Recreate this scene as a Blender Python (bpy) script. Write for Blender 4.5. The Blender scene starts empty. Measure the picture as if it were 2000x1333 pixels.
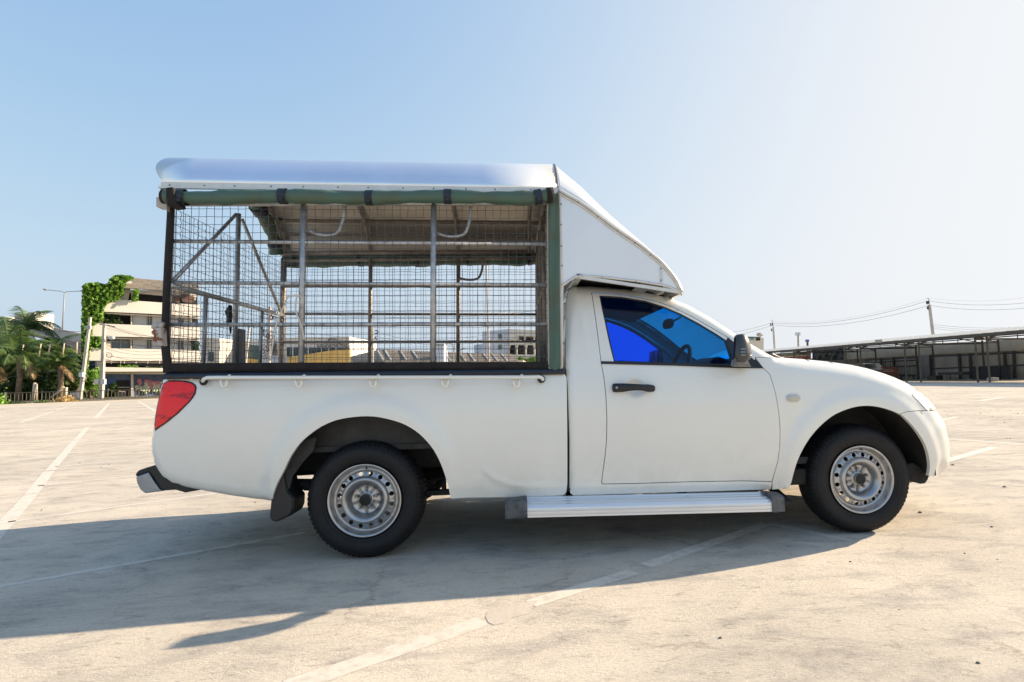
import bpy, math, random
import numpy as np
from mathutils import Vector, Matrix, noise
from mathutils.geometry import delaunay_2d_cdt
random.seed(7); rng = np.random.default_rng(7)
sc = bpy.context.scene
# ------------------------------------------------------------------ camera
FPX, CX, CY, CH, YAW, PITCH, ROLL, PPX = 1108.27, .851, -3.344, 1.0101, -.0845, .063, -.0251, 1090.5
Fv = np.array([-math.sin(YAW)*math.cos(PITCH), math.cos(YAW)*math.cos(PITCH), math.sin(PITCH)])
_r = np.array([math.cos(YAW), math.sin(YAW), 0.]); _u = np.cross(_r, Fv)
Rv = math.cos(ROLL)*_r+math.sin(ROLL)*_u; Uv = -math.sin(ROLL)*_r+math.cos(ROLL)*_u
CAM = np.array([CX, CY, CH])
cd = bpy.data.cameras.new('camera'); cam = bpy.data.objects.new('camera', cd); sc.collection.objects.link(cam)
cam.matrix_world = Matrix(((Rv[0], Uv[0], -Fv[0], CX), (Rv[1], Uv[1], -Fv[1], CY), (Rv[2], Uv[2], -Fv[2], CH), (0, 0, 0, 1)))
cd.sensor_width = 36; cd.lens = FPX/2000*36; cd.shift_x = -(PPX-1000)/2000; cd.clip_start = .05; cd.clip_end = 3000
sc.camera = cam
# ------------------------------------------------------------------ world + sun
SUN = Vector((2.17, .665, 1.0)).normalized()
w = bpy.data.worlds.new('World'); sc.world = w; w.use_nodes = True
nt = w.node_tree; bg = nt.nodes['Background']
sky = nt.nodes.new('ShaderNodeTexSky'); sky.sky_type = 'NISHITA'; sky.sun_disc = False
sky.sun_elevation = math.asin(SUN.z); sky.sun_rotation = math.atan2(SUN.x, SUN.y)
sky.altitude = 0; sky.air_density = 1.0; sky.dust_density = 4.0; sky.ozone_density = 1.0
# hazy humid air: the sky's bright end levels off, c -> g c / (1 + g c / m)
EXPO, SKYS = 1.12, .15
geo_ = nt.nodes.new('ShaderNodeTexCoord'); sx = nt.nodes.new('ShaderNodeSeparateXYZ'); cx0 = nt.nodes.new('ShaderNodeCombineXYZ'); mz = nt.nodes.new('ShaderNodeMath'); mz.operation = 'SMOOTH_MAX'; mz.inputs[1].default_value = .10; mz.inputs[2].default_value = .06
nt.links.new(geo_.outputs['Generated'], sx.inputs[0]); nt.links.new(sx.outputs[2], mz.inputs[0]); nt.links.new(sx.outputs[0], cx0.inputs[0]); nt.links.new(sx.outputs[1], cx0.inputs[1]); nt.links.new(mz.outputs[0], cx0.inputs[2]); nt.links.new(cx0.outputs[0], sky.inputs[0])
def vm(op, a=None, b=None):
    n = nt.nodes.new('ShaderNodeVectorMath'); n.operation = op
    for i, v in enumerate((a, b)):
        if v is None: continue
        if isinstance(v, tuple): n.inputs[i].default_value = v
        else: nt.links.new(v, n.inputs[i])
    return n.outputs[0]
k_ = SKYS*2**EXPO
pw = nt.nodes.new('ShaderNodeVectorMath'); pw.operation = 'POWER'; nt.links.new(vm('MULTIPLY', sky.outputs[0], (SKYS,)*3), pw.inputs[0]); pw.inputs[1].default_value = (1.478, 1.558, 1.645)
gs = vm('MULTIPLY', pw.outputs[0], (8.5, 12.3, 25))
den = vm('ADD', vm('DIVIDE', gs, (.94, .955, .97)), (1, 1, 1))
nt.links.new(vm('MULTIPLY', vm('DIVIDE', gs, den), (1/k_,)*3), bg.inputs[0]); bg.inputs[1].default_value = SKYS
sd = bpy.data.lights.new('sun', 'SUN'); so = bpy.data.objects.new('sun', sd); sc.collection.objects.link(so)
sd.energy = 5.0; sd.angle = math.radians(.5); sd.color = (1, .80, .58)
so.rotation_euler = SUN.to_track_quat('Z', 'Y').to_euler(); so.location = (20, 6, 12)
sc.view_settings.view_transform = 'Standard'; sc.view_settings.look = 'None'
sc.view_settings.exposure = EXPO; sc.view_settings.gamma = 1
sc.render.engine = 'CYCLES'
# ------------------------------------------------------------------ helpers
def ray(px, py): return Fv+Rv*(px-PPX)/FPX-Uv*(py-666.5)/FPX
def A(px, py, y=0.0):                       # onto the vertical plane y = const (the side of the truck)
    d = ray(px, py); return CAM+d*(y-CY)/d[1]
def G(px, py, z=0.0):                       # onto the ground
    d = ray(px, py); return CAM+d*(z-CH)/d[2]
def D(px, py, dist): return CAM+ray(px, py)*dist     # at a distance
def HX(px, py, X):
    d = ray(px, py); return CAM+d*(X-CX)/d[0]
def HP(px, py, P0, n):
    d = ray(px, py); return CAM+d*(np.dot(np.array(P0)-CAM, n)/np.dot(d, n))
def link(o): sc.collection.objects.link(o); return o
def tag(o, label=None, cat=None, group=None, kind=None):
    if label: o['label'] = label
    if cat: o['category'] = cat
    if group: o['group'] = group
    if kind: o['kind'] = kind
    return o
def thing(name, loc, label, cat, group=None):
    o = bpy.data.objects.new(name, None); link(o); o.location = Vector([float(v) for v in loc]); o.empty_display_size = .2
    return tag(o, label, cat, group)
def parent(o, p):
    base = p
    L = Vector((0, 0, 0))
    q = p
    while q is not None: L += q.location; q = q.parent
    # parents that are meshes sit at the world origin through their own inverse; only the root empty is offset
    o.parent = p
    root = p
    while root.parent is not None: root = root.parent
    if p is root and p.type == 'EMPTY': o.matrix_parent_inverse = Matrix.Translation(-p.location)
    return o
def dens(P, n):                              # smooth resample of a 2D/3D polyline (Catmull-Rom)
    P = [np.array(p, float) for p in P]; out = []
    for i in range(len(P)-1):
        a = P[max(i-1, 0)]; b = P[i]; c = P[i+1]; d = P[min(i+2, len(P)-1)]
        for k in range(n):
            t = k/n; out.append(.5*((2*b)+(-a+c)*t+(2*a-5*b+4*c-d)*t*t+(-a+3*b-3*c+d)*t**3))
    out.append(P[-1]); return out
class MB:
    def __init__(s): s.v = []; s.f = []; s.sm = []
    def add(s, vs, fs, smooth=False):
        n = len(s.v); s.v += [tuple(float(c) for c in v) for v in vs]
        s.f += [tuple(i+n for i in f) for f in fs]; s.sm += [smooth]*len(fs); return s
    def box(s, c, d, rz=0, M=None):
        vs = []
        for x in (-1, 1):
            for y in (-1, 1):
                for z in (-1, 1): vs.append((x*d[0]/2, y*d[1]/2, z*d[2]/2))
        cr, sr = math.cos(rz), math.sin(rz)
        vs = [(x*cr-y*sr+c[0], x*sr+y*cr+c[1], z+c[2]) for x, y, z in vs]
        return s.add(vs, [(0, 1, 3, 2), (4, 6, 7, 5), (0, 4, 5, 1), (2, 3, 7, 6), (0, 2, 6, 4), (1, 5, 7, 3)])
    def bar(s, a, b, w, h, up=(0, 0, 1)):
        a = Vector([float(c) for c in a]); b = Vector([float(c) for c in b]); t = (b-a).normalized(); up = Vector(up)
        x = t.cross(up)
        if x.length < 1e-4: x = t.cross(Vector((1, 0, 0)))
        x.normalize(); y = x.cross(t)
        vs = []
        for p in (a, b):
            for i, j in ((-1, -1), (1, -1), (1, 1), (-1, 1)): vs.append(p+x*i*w/2+y*j*h/2)
        return s.add(vs, [(3, 2, 1, 0), (4, 5, 6, 7), (0, 1, 5, 4), (1, 2, 6, 5), (2, 3, 7, 6), (3, 0, 4, 7)])
    def tube(s, pts, r, seg=8, cap=True, closed=False):
        P = [Vector([float(c) for c in p]) for p in pts]; n = len(P)
        rr = r if hasattr(r, '__len__') else [r]*n
        vs = []; prev = None
        for i in range(n):
            if closed: t = P[(i+1) % n]-P[i-1]
            else: t = P[min(i+1, n-1)]-P[max(i-1, 0)]
            t.normalize()
            if prev is None:
                u = t.cross(Vector((0, 0, 1)))
                if u.length < 1e-3: u = t.cross(Vector((0, 1, 0)))
            else: u = prev-t*prev.dot(t)
            u.normalize(); prev = u; v = t.cross(u)
            for k in range(seg):
                a = 2*math.pi*k/seg; vs.append(P[i]+(u*math.cos(a)+v*math.sin(a))*rr[i])
        fs = []
        for i in range(n if closed else n-1):
            j = (i+1) % n
            for k in range(seg):
                l = (k+1) % seg; fs.append((i*seg+k, i*seg+l, j*seg+l, j*seg+k))
        if cap and not closed: fs += [tuple(range(seg))[::-1], tuple((n-1)*seg+k for k in range(seg))]
        return s.add(vs, fs, True)
    def prism(s, poly, off):                 # poly: 3D points, off: extrusion vector
        n = len(poly); off = np.array(off, float)
        vs = [np.array(p, float) for p in poly]+[np.array(p, float)+off for p in poly]
        return s.add(vs, [tuple(range(n)), tuple(range(2*n-1, n-1, -1))]+[(i, i+n, (i+1) % n+n, (i+1) % n) for i in range(n)])
    def grid(s, rows, smooth=True, closed=False):
        n = len(rows); m = len(rows[0]); vs = [p for r in rows for p in r]; fs = []
        for i in range(n-1):
            for j in range(m if closed else m-1):
                k = (j+1) % m; fs.append((i*m+j, i*m+k, (i+1)*m+k, (i+1)*m+j))
        return s.add(vs, fs, smooth)
    def build(s, name, mat, par=None, label=None, kind=None, fix=False):
        me = bpy.data.meshes.new(name); me.from_pydata(s.v, [], s.f)
        me.polygons.foreach_set('use_smooth', s.sm); me.materials.append(mat); me.update()
        o = link(bpy.data.objects.new(name, me))
        if fix:
            import bmesh
            b = bmesh.new(); b.from_mesh(me); bmesh.ops.recalc_face_normals(b, faces=b.faces); b.to_mesh(me); b.free()
        if par is not None: parent(o, par)
        return tag(o, label, kind=kind)
def bevel(o, wd, seg=2):
    m = o.modifiers.new('bevel', 'BEVEL'); m.width = wd; m.segments = seg; m.limit_method = 'ANGLE'; return o
# ------------------------------------------------------------------ materials
def mat(name, col, rough=.6, metal=0, var=0, vscale=3, bump=0, bscale=40, spec=.5, coat=0, col2=None, stretch=(1, 1, 1), thr=None):
    m = bpy.data.materials.new(name); m.use_nodes = True; t = m.node_tree; b = t.nodes['Principled BSDF']
    b.inputs['Base Color'].default_value = (*col, 1); b.inputs['Roughness'].default_value = rough
    b.inputs['Metallic'].default_value = metal; b.inputs['Specular IOR Level'].default_value = spec
    b.inputs['Coat Weight'].default_value = coat; b.inputs['Coat Roughness'].default_value = .12
    tc = t.nodes.new('ShaderNodeTexCoord'); mp = t.nodes.new('ShaderNodeMapping'); mp.inputs['Scale'].default_value = stretch
    t.links.new(tc.outputs['Object'], mp.inputs[0])
    if var or col2:
        n = t.nodes.new('ShaderNodeTexNoise'); n.inputs['Scale'].default_value = vscale; n.inputs['Detail'].default_value = 8; n.inputs['Roughness'].default_value = .62
        r = t.nodes.new('ShaderNodeValToRGB'); c2 = col2 or tuple(c*(1-var) for c in col); c1 = col if col2 else tuple(min(1, c*(1+var)) for c in col)
        lo, hi = thr or (.35, .65)
        r.color_ramp.elements[0].position = lo; r.color_ramp.elements[1].position = hi
        r.color_ramp.elements[0].color = (*c2, 1); r.color_ramp.elements[1].color = (*c1, 1)
        t.links.new(mp.outputs[0], n.inputs['Vector']); t.links.new(n.outputs[0], r.inputs[0]); t.links.new(r.outputs[0], b.inputs['Base Color'])
    if bump:
        n = t.nodes.new('ShaderNodeTexNoise'); n.inputs['Scale'].default_value = bscale; n.inputs['Detail'].default_value = 6
        bp = t.nodes.new('ShaderNodeBump'); bp.inputs['Strength'].default_value = bump; bp.inputs['Distance'].default_value = .01
        t.links.new(mp.outputs[0], n.inputs['Vector']); t.links.new(n.outputs[0], bp.inputs['Height']); t.links.new(bp.outputs[0], b.inputs['Normal'])
    return m
M = {}
M['paint'] = mat('white_paint', (.81, .81, .755), .26, var=.018, vscale=1.7, coat=.85)
M['paint'].node_tree.nodes['Principled BSDF'].inputs['Coat Roughness'].default_value = .07
M['paint_worn'] = mat('white_paint_worn', (.66, .65, .60), .45, col2=(.45, .38, .30), thr=(.2, .36), vscale=9)
def grime(m):
    t = m.node_tree; b = t.nodes['Principled BSDF']; src = b.inputs['Base Color'].links[0].from_socket
    g = t.nodes.new('ShaderNodeNewGeometry'); sp = t.nodes.new('ShaderNodeSeparateXYZ'); t.links.new(g.outputs['Position'], sp.inputs[0])
    mr = t.nodes.new('ShaderNodeMapRange'); mr.interpolation_type = 'SMOOTHSTEP'; mr.inputs[1].default_value = .72; mr.inputs[2].default_value = .30; mr.inputs[3].default_value = 0; mr.inputs[4].default_value = .28
    t.links.new(sp.outputs[2], mr.inputs[0])
    n = t.nodes.new('ShaderNodeTexNoise'); n.inputs['Scale'].default_value = 5; n.inputs['Detail'].default_value = 10; n.inputs['Roughness'].default_value = .75; t.links.new(g.outputs['Position'], n.inputs['Vector'])
    r = t.nodes.new('ShaderNodeMapRange'); r.inputs[1].default_value = .38; r.inputs[2].default_value = .68; t.links.new(n.outputs[0], r.inputs[0])
    mu = t.nodes.new('ShaderNodeMath'); mu.operation = 'MULTIPLY'; t.links.new(mr.outputs[0], mu.inputs[0]); t.links.new(r.outputs[0], mu.inputs[1])
    mx = t.nodes.new('ShaderNodeMix'); mx.data_type = 'RGBA'; t.links.new(mu.outputs[0], mx.inputs[0]); t.links.new(src, mx.inputs[6]); mx.inputs[7].default_value = (.50, .45, .37, 1); t.links.new(mx.outputs[2], b.inputs['Base Color'])
grime(M['paint'])
M['alu'] = mat('aluminium_sheet', (.90, .91, .92), .27, .80, var=.04, vscale=2, bump=.10, bscale=2.2, stretch=(1, 1, 1))
M['aluw'] = mat('aluminium_panel', (.80, .81, .82), .36, .55, var=.02, vscale=3)
M['trim'] = mat('pale_trim', (.66, .65, .62), .4, .5, var=.06, vscale=20)
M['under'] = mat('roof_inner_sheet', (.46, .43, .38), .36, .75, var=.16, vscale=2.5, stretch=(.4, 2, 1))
M['galv'] = mat('galvanised_pipe', (.43, .44, .45), .45, .6, var=.25, vscale=16, bump=.2, bscale=60)
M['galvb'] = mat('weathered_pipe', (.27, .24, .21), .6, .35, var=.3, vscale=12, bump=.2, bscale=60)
M['rust'] = mat('rusty_steel', (.46, .43, .39), .8, col2=(.20, .07, .035), thr=(.40, .47), vscale=13, bump=.3)
M['wire'] = mat('wire', (.11, .12, .14), .5, .5, var=.3, vscale=30)
M['black'] = mat('black_plastic', (.013, .014, .017), .42, var=.2, vscale=10)
M['navy'] = mat('bed_rail_cover', (.012, .018, .030), .35, var=.2, vscale=6)
M['cloth'] = mat('black_canvas', (.016, .013, .013), .9, var=.3, vscale=20, bump=.5, bscale=120)
M['green'] = mat('green_tarp', (.062, .122, .094), .55, col2=(.075, .092, .052), thr=(.3, .55), vscale=5, bump=.5, bscale=18)
M['strap'] = mat('dark_strap', (.016, .022, .034), .6, var=.3, vscale=30)
M['dark'] = mat('underbody', (.020, .019, .018), .8, var=.5, vscale=8, bump=.3, bscale=20)
M['liner'] = mat('inner_arch', (.035, .035, .034), .8, var=.4, vscale=6, bump=.3, bscale=15)
M['rubber'] = mat('tyre_rubber', (.008, .0085, .010), .6, var=.3, vscale=12, bump=.15, bscale=60, spec=.35)
M['rim'] = mat('silver_wheel_paint', (.44, .45, .465), .30, .88, var=.10, vscale=14)
M['hub'] = mat('cast_hub', (.30, .29, .27), .6, .5, var=.25, vscale=30)
M['chrome'] = mat('chrome', (.26, .31, .37), .28, .9, var=.12, vscale=14)
M['cap'] = mat('worn_step_cap', (.075, .08, .085), .6, var=.6, vscale=14)
M['step'] = mat('step_aluminium', (.76, .78, .80), .35, .6, var=.05, vscale=8, stretch=(.3, 4, 4))
M['inside'] = mat('cabin_trim', (.030, .032, .036), .8)
M['rope'] = mat('white_rope', (.62, .58, .52), .8)
M['mirror'] = mat('mirror_shell', (.035, .038, .042), .3, .1, coat=.4)
M['grey'] = mat('grey_worn_plastic', (.20, .21, .21), .7, var=.3, vscale=30)
def glass(name, tint, gl=.08):
    m = bpy.data.materials.new(name); m.use_nodes = True; t = m.node_tree; t.nodes.remove(t.nodes['Principled BSDF'])
    out = t.nodes['Material Output']; tr = t.nodes.new('ShaderNodeBsdfTransparent'); tr.inputs[0].default_value = (*tint, 1)
    g = t.nodes.new('ShaderNodeBsdfGlossy'); g.inputs[0].default_value = (.9, .95, 1, 1); g.inputs['Roughness'].default_value = .02
    fr = t.nodes.new('ShaderNodeFresnel'); fr.inputs[0].default_value = 1.45; mx = t.nodes.new('ShaderNodeMixShader')
    t.links.new(fr.outputs[0], mx.inputs[0]); t.links.new(tr.outputs[0], mx.inputs[1]); t.links.new(g.outputs[0], mx.inputs[2]); t.links.new(mx.outputs[0], out.inputs[0])
    return m
M['glass'] = glass('blue_film_glass', (.002, .25, .95)); M['screen'] = glass('windscreen_glass', (.60, .72, .55))
def lamp(name, col, rough=.12, stripes=None):
    m = mat(name, col, rough, coat=1.0); return m
M['red'] = mat('red_lens', (.90, .008, .008), .2, spec=.25, coat=.8, col2=(.42, .002, .004), thr=(.40, .47), vscale=3.2, stretch=(2.2, 1, 6))
M['clear'] = mat('clear_lens', (.56, .55, .49), .12, coat=1.0, bump=.6, bscale=14, stretch=(.1, .1, 14))
# ------------------------------------------------------------------ ground
def ground_material():
    m = bpy.data.materials.new('concrete_ground'); m.use_nodes = True; t = m.node_tree; b = t.nodes['Principled BSDF']; L = t.links
    b.inputs['Roughness'].default_value = 1.0; b.inputs['Specular IOR Level'].default_value = .03
    geo = t.nodes.new('ShaderNodeNewGeometry')
    def noise_(scale, detail=8, rough=.6, stretch=None, dist=0, rot=0):
        n = t.nodes.new('ShaderNodeTexNoise'); n.inputs['Scale'].default_value = scale; n.inputs['Detail'].default_value = detail
        n.inputs['Roughness'].default_value = rough; n.inputs['Distortion'].default_value = dist
        mp = t.nodes.new('ShaderNodeMapping'); mp.inputs['Rotation'].default_value = (0, 0, rot)
        mp.inputs['Scale'].default_value = stretch or (1, 1, 1); L.new(geo.outputs['Position'], mp.inputs[0]); L.new(mp.outputs[0], n.inputs['Vector']); return n
    def ramp(n, lo, hi, c0, c1):
        r = t.nodes.new('ShaderNodeValToRGB'); r.color_ramp.elements[0].position = lo; r.color_ramp.elements[1].position = hi
        r.color_ramp.elements[0].color = (*c0, 1); r.color_ramp.elements[1].color = (*c1, 1); L.new(n.outputs[0], r.inputs[0]); return r
    def mul(a, b_, f=1.0, mode='MULTIPLY'):
        x = t.nodes.new('ShaderNodeMix'); x.data_type = 'RGBA'; x.blend_type = mode; x.inputs[0].default_value = f
        L.new(a.outputs[0] if a.type != 'MIX' else a.outputs[2], x.inputs[6]); L.new(b_.outputs[0] if b_.type != 'MIX' else b_.outputs[2], x.inputs[7]); return x
    W_ = (1, 1, 1)
    c = ramp(noise_(.55, 10, .65, dist=.6), .36, .66, (.50, .46, .39), (.665, .605, .505))
    c = mul(c, ramp(noise_(2.3, 9, .7, stretch=(1, 2.2, 1), rot=.5, dist=.5), .34, .52, (.70, .71, .75), W_))
    c = mul(c, ramp(noise_(9, 8, .7, stretch=(1, 2.5, 1), rot=.3, dist=1.0), .34, .44, (.66, .65, .64), W_), .8)
    c = mul(c, ramp(noise_(60, 6, .8, stretch=(1, 2, 1), rot=.4), .32, .60, (.78, .78, .78), (1.06, 1.06, 1.06)))
    c = mul(c, ramp(noise_(.09, 4, .5, stretch=(1, 4, 1), rot=.2), .35, .6, (.90, .91, .93), W_))
    # tyre-dark streaks, long and thin
    c = mul(c, ramp(noise_(.8, 5, .6, stretch=(.12, 5, 1), rot=-.14, dist=.4), .30, .40, (.84, .84, .86), W_), .8)
    c = mul(c, ramp(noise_(5, 10, .8, stretch=(.35, 5, 1), rot=-.25, dist=1.2), .33, .42, (.74, .73, .72), W_), .8)
    c = mul(c, ramp(noise_(1.3, 3, .5, dist=1.5), .68, .74, W_, (1.13, 1.10, 1.06)), .7)
    # scratches and hairline cracks
    v = t.nodes.new('ShaderNodeTexVoronoi'); v.feature = 'DISTANCE_TO_EDGE'; v.inputs['Scale'].default_value = .55
    dn = noise_(3, 6, .7); mp = t.nodes.new('ShaderNodeVectorMath'); mp.operation = 'MULTIPLY_ADD'; mp.inputs[1].default_value = (.45, .45, 0)
    L.new(dn.outputs[1], mp.inputs[0]); L.new(geo.outputs['Position'], mp.inputs[2]); L.new(mp.outputs[0], v.inputs['Vector'])
    cr = ramp(v, .0015, .006, (.55, .52, .50), W_)
    msk = ramp(noise_(.9, 3, .5), .50, .60, (0, 0, 0), W_)
    x = t.nodes.new('ShaderNodeMix'); x.data_type = 'RGBA'; x.blend_type = 'MIX'; L.new(msk.outputs[0], x.inputs[0]); x.inputs[6].default_value = (1, 1, 1, 1); L.new(cr.outputs[0], x.inputs[7])
    c = mul(c, x, .55)
    L.new(c.outputs[2], b.inputs['Base Color'])
    bp = t.nodes.new('ShaderNodeBump'); bp.inputs['Strength'].default_value = .8; bp.inputs['Distance'].default_value = .006
    h1 = noise_(28, 8, .75, stretch=(1, 1.8, 1), rot=.6, dist=.8); h2 = noise_(140, 4, .7)
    ad = t.nodes.new('ShaderNodeMath'); ad.operation = 'MULTIPLY_ADD'; ad.inputs[1].default_value = .5
    L.new(h2.outputs[0], ad.inputs[0]); L.new(h1.outputs[0], ad.inputs[2]); L.new(ad.outputs[0], bp.inputs['Height'])
    L.new(bp.outputs[0], b.inputs['Normal'])
    return m
gm = ground_material()
mb = MB(); R = 900
mb.add([(-R, -200, 0), (R, -200, 0), (R, R, 0), (-R, R, 0)], [(0, 1, 2, 3)])
tag(mb.build('ground', gm), 'pale sandy concrete lot with stains and hairline cracks', kind='structure')
def line_material():
    m = bpy.data.materials.new('worn_line_paint'); m.use_nodes = True; t = m.node_tree; L = t.links; b = t.nodes['Principled BSDF']; b.inputs['Roughness'].default_value = .8
    g = t.nodes.new('ShaderNodeNewGeometry'); n = t.nodes.new('ShaderNodeTexNoise'); n.inputs['Scale'].default_value = 14; n.inputs['Detail'].default_value = 9; n.inputs['Roughness'].default_value = .7
    r = t.nodes.new('ShaderNodeValToRGB'); r.color_ramp.elements[0].position = .38; r.color_ramp.elements[1].position = .52
    r.color_ramp.elements[0].color = (.50, .455, .385, 1); r.color_ramp.elements[1].color = (.62, .58, .51, 1)
    L.new(g.outputs['Position'], n.inputs['Vector']); L.new(n.outputs[0], r.inputs[0]); L.new(r.outputs[0], b.inputs['Base Color']); return m
lm = line_material()
patchm = mat('smooth_cement', (.50, .455, .39), .9, var=.06, vscale=6, bump=.2)
def stripe(p, q, w0, name='painted_line', label=None, z=.0012, n=14):
    a = G(*p); b = G(*q); d = (b-a); L_ = np.linalg.norm(d); d = d/L_; nrm = np.array([-d[1], d[0], 0])
    n = max(2, min(60, int(L_/.12))); v = []
    for i in range(n+1):
        c = a+(b-a)*i/n; e1 = w0/2*(1+.06*noise.noise(Vector((c[0]*9, c[1]*9, 0)))); e2 = w0/2*(1+.06*noise.noise(Vector((c[0]*9, c[1]*9, 5))))
        v += [(c[0]-nrm[0]*e1, c[1]-nrm[1]*e1, z), (c[0]+nrm[0]*e2, c[1]+nrm[1]*e2, z)]
    m = MB(); m.add(v, [(2*i, 2*i+2, 2*i+3, 2*i+1) for i in range(n)]); o = m.build(name, lm)
    return tag(o, label or 'worn pale painted bay line on the concrete', kind='structure')
for p, q, w0 in [((-200, 1181), (596, 1041), .062), ((560, 1343), (944, 1214), .10), ((1036, 1180), (1238, 1117), .085), ((1262, 1105), (1497, 1024), .085),
                 ((1503, 1023), (1668, 1058), .055), ((-160, 1212), (60, 967), .105), ((61, 965), (96, 921), .105), ((98, 919), (148, 861), .10), ((150, 859), (171, 835), .10),
                 ((186, 818), (213, 788), .12), ((16, 1020), (420, 964), .05), ((420, 964), (600, 938), .05), ((74, 949.6), (262.6, 929.7), .06), ((107, 912), (298, 895.6), .06),
                 ((134.5, 885.5), (298, 873), .06), ((151, 867), (296, 858), .06), ((240, 829), (296, 823), .08), ((39, 825.7), (103, 804), .1), ((110, 802), (147, 790), .1), ((271, 784.7), (303.6, 803.6), .12),
                 ((1820, 908), (1942, 873.7), .10), ((1835, 856.5), (2080, 873), .085), ((1833, 821.7), (1869.5, 815), .1), ((1912, 783.7), (1960, 776), .14)]:
    stripe(p, q, w0)
pp = [(948, 1205), (952, 1196), (985, 1186), (1020, 1177), (1052, 1173), (1040, 1185), (1030, 1200), (1000, 1208), (985, 1218), (965, 1222), (954, 1217)]
mb = MB(); v = [G(*p)+[0, 0, .0016] for p in pp]; mb.add(v, [tuple(range(len(v)))[::-1]])
tag(mb.build('cement_patch', patchm), 'smooth grey cement patch breaking the painted line', kind='structure')
tm = mat('tyre_streak', (.42, .39, .345), .9, col2=(.52, .48, .41), thr=(.40, .60), vscale=2.5)
for pts, w_ in (([(1822, 803), (1900, 797), (2000, 789)], .12), ([(1834, 836), (1900, 829), (2000, 820)], .10), ([(1838, 834), (1920, 836), (2000, 839)], .09), ([(1840, 849), (1900, 853), (1960, 853), (2000, 852)], .10), ([(1840, 849), (1930, 846), (2010, 845)], .07), ([(0, 912), (100, 905), (200, 900), (296, 897)], .10), ([(60, 962), (140, 944), (220, 922), (290, 908)], .08), ([(0, 846), (120, 836), (300, 833)], .2)):
    P_ = dens([G(*p) for p in pts], 8); v = []
    for i, p in enumerate(P_):
        a = P_[max(0, i-1)]; b = P_[min(len(P_)-1, i+1)]; n_ = np.array([-(b-a)[1], (b-a)[0], 0]); n_ /= np.linalg.norm(n_); q = w_*(.5+.4*noise.noise(Vector((p[0], p[1], 0)))); v += [(p-n_*q*.5)+[0, 0, .0007], (p+n_*q*.5)+[0, 0, .0007]]
    m = MB(); m.add(v, [(2*i, 2*i+2, 2*i+3, 2*i+1) for i in range(len(P_)-1)]); tag(m.build('tyre_mark', tm), kind='structure')
# crack in the concrete at lower right
mb = MB()
for pts in ([(1812, 1244), (1850, 1251), (1900, 1262), (1950, 1273), (2010, 1287)], [(1838, 1249), (1872, 1253), (1905, 1258), (1950, 1266), (1998, 1276)], [(1915, 1266), (1940, 1271), (1975, 1279)]):
    P_ = []
    for i in range(len(pts)-1):
        for k in range(5):
            f = k/5; P_.append(G(pts[i][0]*(1-f)+pts[i+1][0]*f, pts[i][1]*(1-f)+pts[i+1][1]*f)+[0, rng.normal(0, .0035), .004])
    v = []
    for p in P_: wv = .0006+.0022*abs(noise.noise(Vector((p[0]*30, p[1]*30, 0)))); v += [(p[0], p[1]-wv, .004), (p[0], p[1]+wv, .004)]
    mb.add(v, [(2*i, 2*i+2, 2*i+3, 2*i+1) for i in range(len(P_)-1)])
tag(mb.build('crack', mat('crack_dark', (.16, .14, .12), .95)), kind='structure')
pebm = mat('pebble', (.17, .15, .12), .9, var=.4, vscale=60)
pl = [(1407, 1247, 8), (1661, 1098, 5), (1797, 1002, 8), (1937, 1030, 6), (1884, 1082, 4), (1911, 1296, 8), (1861, 909, 6), (1948, 1094, 3), (1756, 1192, 3), (2000-38, 952, 7), (1967, 857, 4), (1973, 857, 4), (82, 997, 4), (388, 1094, 3), (370, 1040, 4),
      (1887, 803, 3), (1915, 808, 4), (1934, 802, 3), (1938, 815, 4), (1962, 826, 4), (1900, 817, 3), (1988, 808, 4), (1973, 802, 3), (1850, 810, 3), (1846, 804, 3), (1895, 816, 2), (2000-70, 807, 3), (1949, 803, 3), (1913, 818, 3), (2000-26, 816, 3), (499, 982, 4), (213, 908, 3), (156, 905, 3), (36, 889, 3), (198, 914, 3)]
for i, (px, py, s) in enumerate(pl):
    g = G(px, py); dep = np.dot(g-CAM, Fv); r = s*dep/FPX/2*(.62 if py < 900 else .85); m = MB(); vs = []
    for a in range(3):
        for k in range(6):
            th = k*math.pi/3; rr = r*(1, .85, .35)[a]*random.uniform(.7, 1.25); vs.append((g[0]+rr*math.cos(th)*1.3, g[1]+rr*math.sin(th), (0.0, .4, .8)[a]*r+.001))
    fs = [(a*6+k, a*6+(k+1) % 6, a*6+6+(k+1) % 6, a*6+6+k) for a in range(2) for k in range(6)]+[tuple(range(12, 18))]
    m.add(vs, fs, True); tag(m.build('pebble', pebm), ('small dark chip of stone on the sunlit foreground concrete' if py > 1090 and px > 700 else 'dark speck of grit lying in the truck\'s long shadow' if py > 960 and px < 700 else 'tiny dark stone on the open lot behind the tailgate' if px < 700 else 'dark stone chip on the concrete just ahead of the front wheel' if py > 900 else 'tiny scattered stone on the far right of the lot below the shed'), 'stone', 'loose stones scattered on the lot')
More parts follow.
